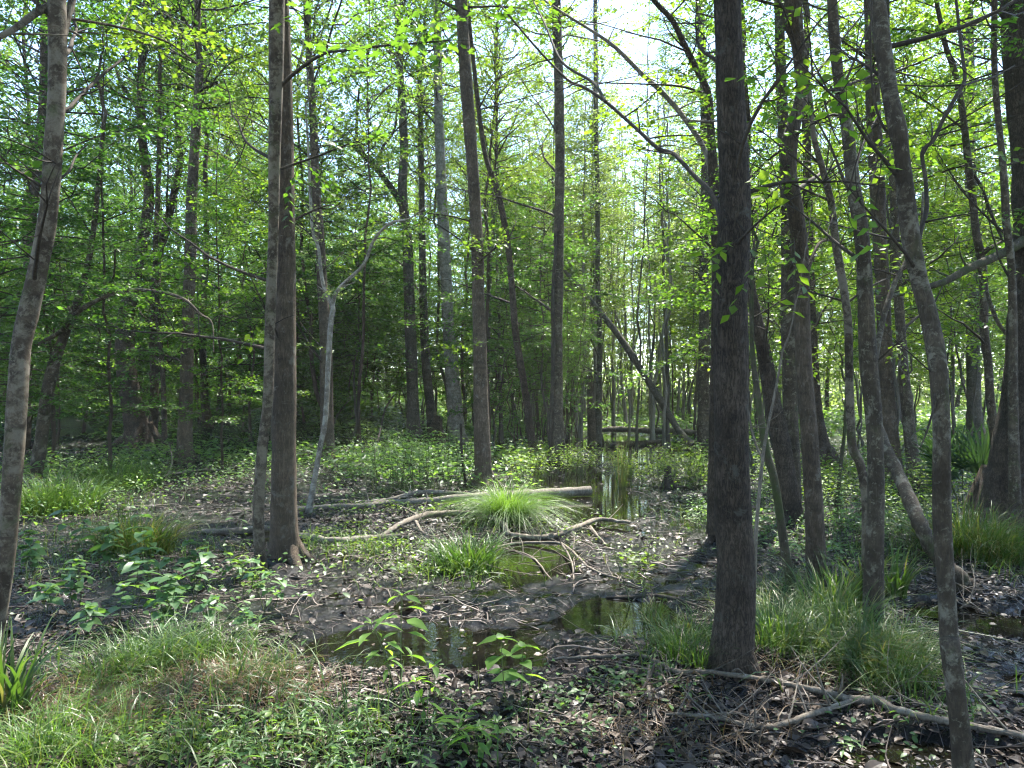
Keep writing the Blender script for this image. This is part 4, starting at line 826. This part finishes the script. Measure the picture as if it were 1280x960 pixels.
for px, py, sx, sy, n in [(70, 880, 45, 22, 420), (290, 850, 35, 14, 320), (165, 895, 50, 16, 320), (230, 860, 50, 20, 250), (340, 870, 50, 18, 260), (860, 930, 90, 14, 130), (1000, 850, 60, 14, 140), (1230, 690, 60, 14, 220), (160, 680, 40, 12, 120), (840, 880, 60, 18, 70)]:
    p = ghit(px, py); q = p[1] / F
    x = p[0] + RNG.normal(size=n) * sx * q * .8; y = np.maximum(p[1] + RNG.normal(size=n) * (flat_d(py - sy) - flat_d(py + sy)) * .4, 2.4); z = H(x, y); ok = z > WATER_Z; D_.append(np.stack([x, y, z], 1)[ok])
D_ = np.concatenate(D_)
tag(link('dead_grass', grass_mesh('dead_grass', 16, len(D_), .24, .3, .005, 'straw', 1.4, seg=4, fall=.8, base=D_)), kind='stuff')
tag(link('loose_grass', grass_mesh('loose_grass', 15, len(B_), .3, .3, .007, 'grass', 1.0, seg=4, base=B_)), kind='stuff')

# ------------------------------------------------------------------ plants
def plant_meshes(seed, stems, hgt, L_, W_, tpl, mat_, nodes=5, spread=.15, pair=True, droop=.2, lean=.2):
    r = np.random.default_rng(seed); ms = MB(); ml = MB()
    for s in range(stems):
        a = r.random() * 6.28; b = np.array([math.cos(a), math.sin(a), 0]) * spread * math.sqrt(r.random()); h = hgt * (.65 + .5 * r.random())
        d = np.array([b[0] * 1.2 / max(spread, .01) * lean + r.normal() * .08, b[1] * 1.2 / max(spread, .01) * lean + r.normal() * .08, 1.])
        k = np.linspace(0, 1, 6)[:, None]; P = b + d * (k * h) + r.normal(size=3) * k ** 2 * h * .08
        ms.tube(P, .0045 * (1.1 - .75 * k[:, 0]) * (hgt / .4) ** .5, 5, 0, cap=False)
        az = r.random() * 6
        for q in range(nodes):
            t = .3 + .7 * (q + 1) / nodes; i = min(4, int(t * 5)); p = P[i] + (P[i + 1] - P[i]) * (t * 5 - i)
            az += 1.57 + r.normal() * .3
            for w in ((0, PI) if pair else (0,)):
                ax = np.array([[math.cos(az + w), math.sin(az + w), .25 - droop * 1.5 * r.random()]])
                l = L_ * (.55 + .6 * r.random()) * (1.1 - .35 * abs(t - .7) * 2)
                pt = np.vstack([p, p + ax[0] * l * .25]); ms.tube(pt, [.0016, .0012], 3, 0, cap=False)
                ml.leaves(tpl, (p + ax[0] * l * .25)[None], ax + [[0, 0, -.2]], np.array([[0, 0, 1.]]) + r.normal(size=(1, 3)) * .25, l, W_ / L_ * l)
        ml.leaves(tpl, np.repeat(P[-1][None], 3, 0), np.stack([np.cos(az + np.arange(3) * 2.1), np.sin(az + np.arange(3) * 2.1), np.full(3, .5)], 1), np.array([[0, 0, 1.]] * 3) + r.normal(size=(3, 3)) * .2, L_ * .5, W_ * .5)
    return ms.mesh('stem', [M['stem']]), ml.mesh('foliage', [M[mat_]])
def plant(px, py, name, label, cat, meshes, s=1., group=None, rz=0.):
    p = ghit(px, py); p[2] = max(p[2], WATER_Z) - .01
    o = thing(name, label, cat, p, group); o.rotation_euler.z = rz; o.scale = (s,) * 3
    link('stem', meshes[0], o); link('foliage', meshes[1], o); return o
BL = [plant_meshes(20 + i, [2, 3, 4][i], [.4, .48, .45][i], .15, .1, HEART, 'leaf_broad', [3, 3, 4][i], .14) for i in range(3)]
for i, (px, py, s, k) in enumerate([(105, 800, .8, 0), (150, 790, .85, 1), (190, 795, .8, 2), (60, 770, .8, 0), (235, 770, .8, 1), (120, 720, .9, 2), (80, 700, .9, 1), (160, 725, .8, 0), (200, 740, .9, 1), (255, 735, .8, 2), (290, 730, .8, 0), (330, 760, .7, 1), (270, 780, .7, 0), (225, 800, .6, 1), (100, 760, .7, 2), (310, 790, .6, 0), (190, 700, .8, 1), (50, 720, .8, 2), (130, 690, .9, 0)]):
    plant(px, py, 'broadleaf_plant', 'knee-high blue-green plant with heart shaped leaves in the dark mud at left', 'plant', BL[k], s, 'broadleaf plants in the dark mud', i * 2.3)
plant(316, 748, 'broadleaf_plant', 'small bright yellow-green plant at the foot of the thin wavy stem', 'plant', plant_meshes(30, 4, .35, .07, .045, LANCE, 'leaf_yellow', 6, .1), .9)
plant(500, 870, 'lance_plant', 'tall green plant with long drooping pointed leaves standing before the dark puddle', 'plant', plant_meshes(31, 2, .5, .15, .05, LANCE, 'leaf_bright', 6, .03, droop=.45), 1.05)
plant(535, 905, 'lance_plant', 'second pointed-leaf plant, lower and bent, right of the tall green one', 'plant', plant_meshes(32, 2, .4, .15, .05, LANCE, 'leaf_bright', 4, .06, droop=.5), .75)
plant(643, 885, 'round_leaf_plant', 'small plant with two rounded sunlit yellow-green leaves in the lower middle', 'plant', plant_meshes(33, 2, .3, .12, .085, HEART, 'leaf_bright', 3, .05), 1.05)
plant(592, 935, 'rosette_plant', 'low rosette plant with narrow grassy leaves in the bottom middle', 'plant', plant_meshes(34, 6, .2, .16, .04, LANCE, 'leaf_bright', 3, .1), .75)
LH = [plant_meshes(40 + i, 3, .24, .09, .026, LANCE, 'leaf_herb', 5, .1, droop=.1) for i in range(3)]
k = 0
for px, py in [(300, 950), (340, 925), (365, 955), (400, 935), (430, 955), (455, 920), (480, 955), (345, 975), (400, 985), (460, 985), (250, 960), (380, 905), (530, 975), (300, 985), (200, 955)]:
    plant(px, py, 'leafy_herb', 'pale narrow-leaved herb stem in the sunlit patch along the bottom edge', 'plant', LH[k % 3], .6 + .35 * random.random(), 'narrow-leaved herbs along the bottom edge', k * 1.3); k += 1
plant(1062, 945, 'small_herb', 'tiny pale seedling beside the puddle at the bottom right', 'plant', plant_meshes(45, 3, .06, .05, .02, LANCE, 'leaf_herb', 2, .05), 1.)
SH = [plant_meshes(50 + i, 16, .8, .085, .045, LANCE, ['leaf_herb', 'leaf_yellow'][i % 2], 9, .42, lean=.35) for i in range(4)]
for i, (px, py, s, k, lb, g) in enumerate([(490, 612, 1.0, 0, 'leafy green shrub in the bright thicket left of the brown trunk', 'green shrubs behind the long log'), (530, 612, 1.1, 2, None, None), (560, 608, 1., 0, None, None), (455, 605, .9, 2, None, None), (515, 595, 1.1, 0, None, None), (575, 590, 1., 2, None, None),
        (660, 605, .9, 1, 'light green shrub on the near side of the still channel', 'light shrubs left of the channel'), (690, 606, .9, 3, None, None), (715, 600, .9, 1, None, None), (730, 595, .8, 3, None, None),
        (800, 608, .9, 1, 'yellow-green low shrub on the sunny bank right of the channel', 'yellow-green shrubs right of the channel'), (830, 610, .9, 3, None, None), (860, 605, 1., 1, None, None), (885, 598, 1., 3, None, None),
        (960, 640, .7, 0, 'small leafy shrub between the big foreground trunk and the trunks to its right', 'small shrubs right of the big trunk'), (1060, 655, .7, 2, None, None), (890, 665, .5, 0, None, None), (1035, 640, .7, 1, None, None),
        (1150, 640, .9, 1, 'sunlit shrub near the fan palm under the right-hand trunks', 'sunlit shrubs by the fan palm'), (1175, 625, 1., 3, None, None), (1120, 660, .6, 1, None, None)]):
    if lb: cur = (lb, g)
    plant(px, py, 'leafy_shrub', cur[0], 'shrub', SH[k], s, cur[1], i * 1.1)
plant(150, 678, 'leafy_shrub', 'sunlit yellowish weed with upright leaves rising from the left grass tuft', 'plant', plant_meshes(60, 3, .62, .1, .04, LANCE, 'leaf_yellow', 6, .08), 1.)
plant(800, 770, 'leafy_shrub', 'thin upright yellow-green weed beside the mud path, left of the trunk grass', 'plant', plant_meshes(61, 3, .5, .07, .02, LANCE, 'leaf_yellow', 8, .12), .9)
# fan palm
def fan_palm(px, py):
    p = ghit(px, py); r = np.random.default_rng(5)
    root = thing('fan_palm', 'dark spiky fan palm beside the massive right trunk', 'palm', p)
    for f in range(8):
        mb = MB(); a = r.random() * 6.28; tilt = .25 + .5 * r.random(); d = np.array([math.cos(a) * tilt, math.sin(a) * tilt * .6, 1.]); d /= np.linalg.norm(d)
        ln = .45 + .3 * r.random(); c = d * ln
        mb.tube([d * 0, d * ln * .5, c], [.009, .008, .006], 5, 0, cap=False)
        u = np.cross(d, rvec(1, r)[0]); u /= np.linalg.norm(u)
        th = np.linspace(-1.5, 1.5, 17); ax = d[None] * np.cos(th)[:, None] + u[None] * np.sin(th)[:, None]; nr = np.cross(d, u)[None] + 0 * ax
        mb.leaves(LANCE, np.repeat(c[None], 17, 0), ax, nr, .62 * (.85 + .3 * r.random(17)), .05, 1)
        link('frond', mb.mesh('frond', [M['stem'], M['palm']]), root)
fan_palm(1203, 640)

# ------------------------------------------------------------------ the wood behind: copies of a few kinds
placed = [(b[0], b[1], .5) for b, _, _ in TREES.values()]
def bg_tree(x, y, h, dia, bark_, crown_me, cz, cs, label, cat, group, name='tree', leanv=0.):
    z = gz(x, y)
    root = thing(name, label, cat, (x, y, z - .03), group); root.rotation_euler = (random.gauss(0, leanv), random.gauss(0, leanv), random.random() * 6.28)
    t = link('trunk', random.choice((TRK if dia > .12 or name == 'slender_tree' else TRKT)[bark_][:3 if dia > .12 or name == 'slender_tree' else 2 if dia > .07 else 4]), root); t.scale = (dia, dia, h)
    if crown_me is not None:
        c = link('crown', crown_me, root, (0, 0, cz)); c.scale = (cs,) * 3; c.rotation_euler.z = random.random() * 6.28
    return root
def free(x, y, dmin):
    for a, b, m in placed:
        if (a - x) ** 2 + (b - y) ** 2 < (dmin * .5 + m * .5) ** 2: return False
    return True
KEEP = [(514, 33, 46), (557, 30, 46), (236, 20, 40), (180, 27, 34), (408, 22, 34), (697, 21, 40), (750, 28, 30), (640, 22, 20)]   # trunks that stay in plain sight
def sow(n, f_xy, dmin, make):
    k = 0; tries = 0
    while k < n and tries < n * 60:
        tries += 1; x, y = f_xy()
        if not free(x, y, dmin): continue
        if gz(x, y) < WATER_Z - .12: continue
        ppx = 640 + x / y * F if y > 0 else 9999
        if any(y < kd and abs(ppx - kx) < kw for kx, kd, kw in KEEP): continue
        placed.append((x, y, dmin)); make(x, y); k += 1
U = random.uniform
def zone(a0, a1, d0, d1):
    def f():
        y = math.sqrt(U(d0 * d0, d1 * d1)); return ((U(a0, a1) - 640) / F * y, y)
    return f
# shady left wood
sow(9, zone(-140, 300, 13, 20), 1.3, lambda x, y: bg_tree(x, y, U(7, 10), U(.05, .08), 'bark_dark', UND[random.choice([0, 1, 2])], U(.2, .8), U(.6, .8), 'young leafy sapling on the near edge of the shady left wood', 'sapling', 'young saplings at the edge of the left wood', 'sapling', .03))
sow(52, zone(-140, 480, 23, 42), 1.3, lambda x, y: bg_tree(x, y, U(7, 10), U(.05, .1), 'bark_dark', UND[random.choice([0, 1, 2, 2])], U(-.6, .3), U(.8, 1.1), 'leafy sapling with flat layered sprays in the shady wood on the left', 'sapling', 'saplings in the shady left wood', 'sapling', .03))
sow(40, zone(330, 700, 23, 46), 1.3, lambda x, y: bg_tree(x, y, U(7, 11), U(.05, .1), 'bark_grey', UND[random.choice([0, 2, 3, 3])], U(0, 1.2), U(.8, 1.1), 'leafy sapling behind the whitish trunk and the brown trunk in the middle', 'sapling', 'saplings in the middle of the wood', 'sapling', .03))
sow(40, zone(940, 1400, 16, 44), 1.5, lambda x, y: bg_tree(x, y, U(7, 11), U(.05, .1), 'bark_grey', UND[random.choice([0, 3, 3])] if random.random() < .6 else UPL[1], U(.4, 2), U(.75, 1.05), 'leafy sapling in the bright wood behind the right-hand trunks', 'sapling', 'saplings in the bright right wood', 'sapling', .03))
sow(24, zone(-100, 430, 34, 56), 1.6, lambda x, y: bg_tree(x, y, U(7, 10), U(.06, .1), 'bark_dark', UND[random.choice([1, 2, 2])], U(-1.2, -.3), U(.9, 1.2), 'leafy sapling closing the dark far end of the shady left wood', 'sapling', 'far saplings of the shady left wood', 'sapling', .03))
# bright flooded middle
sow(44, zone(640, 980, 30, 62), 1.2, lambda x, y: bg_tree(x, y, U(9, 13), U(.07, .13), 'bark_grey', random.choice(UPL), U(1, 3), U(.8, 1.15), 'tree in the bright gap beyond the channel, leaves coloured pale for sun glare', 'tree', 'sun-paled trees beyond the channel', 'tree', .03))
sow(60, zone(600, 1330, 26, 64), .7, lambda x, y: bg_tree(x, y, U(11, 16), U(.07, .18), random.choice(['bark_grey', 'bark_grey', 'bark_dark', 'bark_pale']), random.choice(THIN), U(1, 3), U(.8, 1.2), 'slender bare-stemmed tree among many crowded in the far flooded wood', 'tree', 'slender bare stems in the flooded wood', 'slender_tree', .04))
sow(26, zone(640, 730, 19, 34), .35, lambda x, y: bg_tree(x, y, U(4.5, 7), U(.03, .06), 'bark_dark', THIN[1], U(.5, 1.5), U(.35, .5), 'very thin dark stem in the tangle round the middle trunk', 'sapling', 'thin stems tangled round the middle trunk', 'sapling', .12))
sow(110, zone(640, 1020, 27, 64), .5, lambda x, y: bg_tree(x, y, U(13, 18), U(.09, .2), random.choice(['bark_pale', 'bark_grey', 'bark_pale']), THIN[2] if random.random() < .5 else None, U(2, 5), U(.7, 1.), 'straight grey pole of a tree standing in far shallow water beyond the channel', 'tree', 'grey tree poles beyond the channel', 'slender_tree', .025))
# taller trees
sow(18, zone(-160, 560, 26, 60), 2.0, lambda x, y: bg_tree(x, y, U(17, 21), U(.22, .38), random.choice(['bark_dark', 'bark_brown', 'bark_grey']), random.choice(CAN), U(7, 11), U(1.0, 1.35), 'tall forest tree standing deep in the shady wood on the left', 'tree', 'tall trees deep in the left wood', 'tree', .015))
sow(13, zone(560, 1440, 30, 66), 2.2, lambda x, y: bg_tree(x, y, U(17, 21), U(.2, .36), random.choice(['bark_dark', 'bark_brown', 'bark_grey', 'bark_pale']), random.choice(CAN), U(8, 12), U(.9, 1.2), 'tall forest tree standing far off in the bright wood on the right', 'tree', 'tall trees far off in the right wood', 'tree', .015))
sow(9, zone(250, 700, 21, 36), 1.6, lambda x, y: bg_tree(x, y, U(14, 17), U(.1, .16), random.choice(['bark_grey', 'bark_dark']), CAN[2] if random.random() < .6 else CAN[0], U(6.2, 8), U(.6, .8), 'slim tree with high yellow-green leaves over the middle of the clearing', 'tree', 'slim high-leaved trees over the clearing', 'slender_tree', .03))
sow(9, zone(-120, 420, 27, 46), 2.4, lambda x, y: bg_tree(x, y, U(18, 21), U(.2, .32), 'bark_dark', CAN[random.choice([0, 1, 3])], U(8.5, 11), U(1.2, 1.45), 'broad-crowned dark tree closing the sky over the shady left wood', 'tree', 'broad-crowned trees over the left wood'))
sow(5, zone(540, 780, 26, 40), 1.6, lambda x, y: bg_tree(x, y, U(17, 20), U(.12, .2), 'bark_grey', CAN[random.choice([0, 2, 3])], U(8.5, 11), U(.8, 1.), 'slim tall tree whose thin high crown closes the sky above the middle trunk', 'tree', 'slim tall trees above the middle', 'slender_tree', .02))
# a few unseen trees added behind the camera to block the blue skylight
for i, (x, y) in enumerate([(-4, -3), (3.5, -4), (-8, -8), (1, -9), (7, -8), (-13, -3), (12, -2), (-3, -14), (9, -15), (15, -8), (-15, -12), (3, -20)]):
    bg_tree(x, y, 17, .3, 'bark_brown', CAN[i % 4], 6.5, 1.25, 'unseen tall tree added behind the camera to shade the clearing', 'tree', 'added shade trees behind the camera')
# the far wood, one mass; its sunlit and shaded sides are leaf colours
mb = MB(); r = np.random.default_rng(77)
for q in range(170):
    y = 66 + 36 * r.random(); x = (r.random() * 2 - 1) * 1.0 * y; h = 15 + 8 * r.random(); z = gz(x, y)
    mb.tube([[x, y, z - .2], [x + r.normal() * .4, y, z + h * .5], [x + r.normal() * .7, y, z + h]], [.16, .11, .03], 5, 0, cap=False)
    n = 560; c = np.array([x, y, z + h * .6]); P = c + r.normal(size=(n, 3)) * [2.2, 2.2, h * .2]
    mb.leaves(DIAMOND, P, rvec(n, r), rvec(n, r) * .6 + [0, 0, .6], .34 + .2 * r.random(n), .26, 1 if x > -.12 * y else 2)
for q in range(760):
    y = 50 + 50 * r.random(); x = (r.random() * 2 - 1) * 1.0 * y; h = 1.5 + 6 * r.random() ** 1.5; z = gz(x, y); n = 230
    P = np.array([x, y, z + h * .5]) + r.normal(size=(n, 3)) * [1.7, 1.7, h * .3]; P[:, 2] = np.maximum(P[:, 2], z + .1)
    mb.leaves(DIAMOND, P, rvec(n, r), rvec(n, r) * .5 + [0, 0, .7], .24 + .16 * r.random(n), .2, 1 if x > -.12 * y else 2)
tag(link('far_wood', mb.mesh('far_wood', [M['bark_grey'], M['leaf_sunpale'], M['leaf_shade']])), kind='stuff')

# ------------------------------------------------------------------ thin haze added to pale the distance and lift the darks
m, nt = mat('depth_haze'); v = nt.nodes.new('ShaderNodeVolumePrincipled'); v.inputs['Color'].default_value = (.88, .94, .9, 1); v.inputs['Density'].default_value = .0005
v.inputs['Anisotropy'].default_value = .2
o = nt.nodes.new('ShaderNodeOutputMaterial'); nt.links.new(v.outputs[0], o.inputs['Volume'])
mb = MB(); c = [(x, y, z) for z in (-1.5, 27) for y in (-45, 225) for x in (-165, 165)]
mb.add(c, [[0, 2, 3, 1], [4, 5, 7, 6], [0, 1, 5, 4], [2, 6, 7, 3], [0, 4, 6, 2], [1, 3, 7, 5]])
tag(link('haze', mb.mesh('haze', [m], False)), kind='stuff')
# ------------------------------------------------------------------ light
SUN_EL, SUN_AZ = math.radians(60), math.radians(28)   # azimuth clockwise from straight ahead
sd = np.array([math.sin(SUN_AZ) * math.cos(SUN_EL), math.cos(SUN_AZ) * math.cos(SUN_EL), math.sin(SUN_EL)])
w = bpy.data.worlds.new('World'); sc.world = w; w.use_nodes = True
nt = w.node_tree; bg = nt.nodes['Background']
sky = nt.nodes.new('ShaderNodeTexSky'); sky.sky_type = 'NISHITA'; sky.sun_disc = False; sky.sun_elevation = SUN_EL; sky.sun_rotation = SUN_AZ
sky.dust_density = .4; sky.ozone_density = 2.0; sky.air_density = 1.0
nt.links.new(sky.outputs[0], bg.inputs[0]); bg.inputs[1].default_value = .125
from mathutils import Vector
ld = bpy.data.lights.new('sun', 'SUN'); ld.energy = 5.0; ld.angle = math.radians(.5); ld.color = (1, .96, .88)
lo = bpy.data.objects.new('sun', ld); COL.objects.link(lo); lo.rotation_euler = Vector(sd).to_track_quat('Z', 'Y').to_euler(); lo.location = (8, 12, 30)

cd = bpy.data.cameras.new('camera'); cam = bpy.data.objects.new('camera', cd); COL.objects.link(cam)
cam.location = (0, 0, CAMZ); cam.rotation_euler = (PI / 2 + TH, 0, 0); cd.sensor_width = 36; cd.lens = 36 * F / 1280; cd.clip_end = 1000; cd.clip_start = .05
sc.camera = cam

sc.view_settings.view_transform = 'Standard'; sc.view_settings.look = 'None'; sc.view_settings.gamma = 1
sc.view_settings.exposure = 2.35
cy = sc.cycles
cy.max_bounces = 6; cy.diffuse_bounces = 2; cy.glossy_bounces = 2; cy.transmission_bounces = 3; cy.transparent_max_bounces = 4
cy.caustics_reflective = False; cy.caustics_refractive = False; cy.sample_clamp_indirect = 6
cy.use_adaptive_sampling = True; cy.adaptive_threshold = .04
cy.use_denoising = True; cy.filter_width = 1.2
try: cy.denoiser = 'OPENIMAGEDENOISE'
except Exception: pass
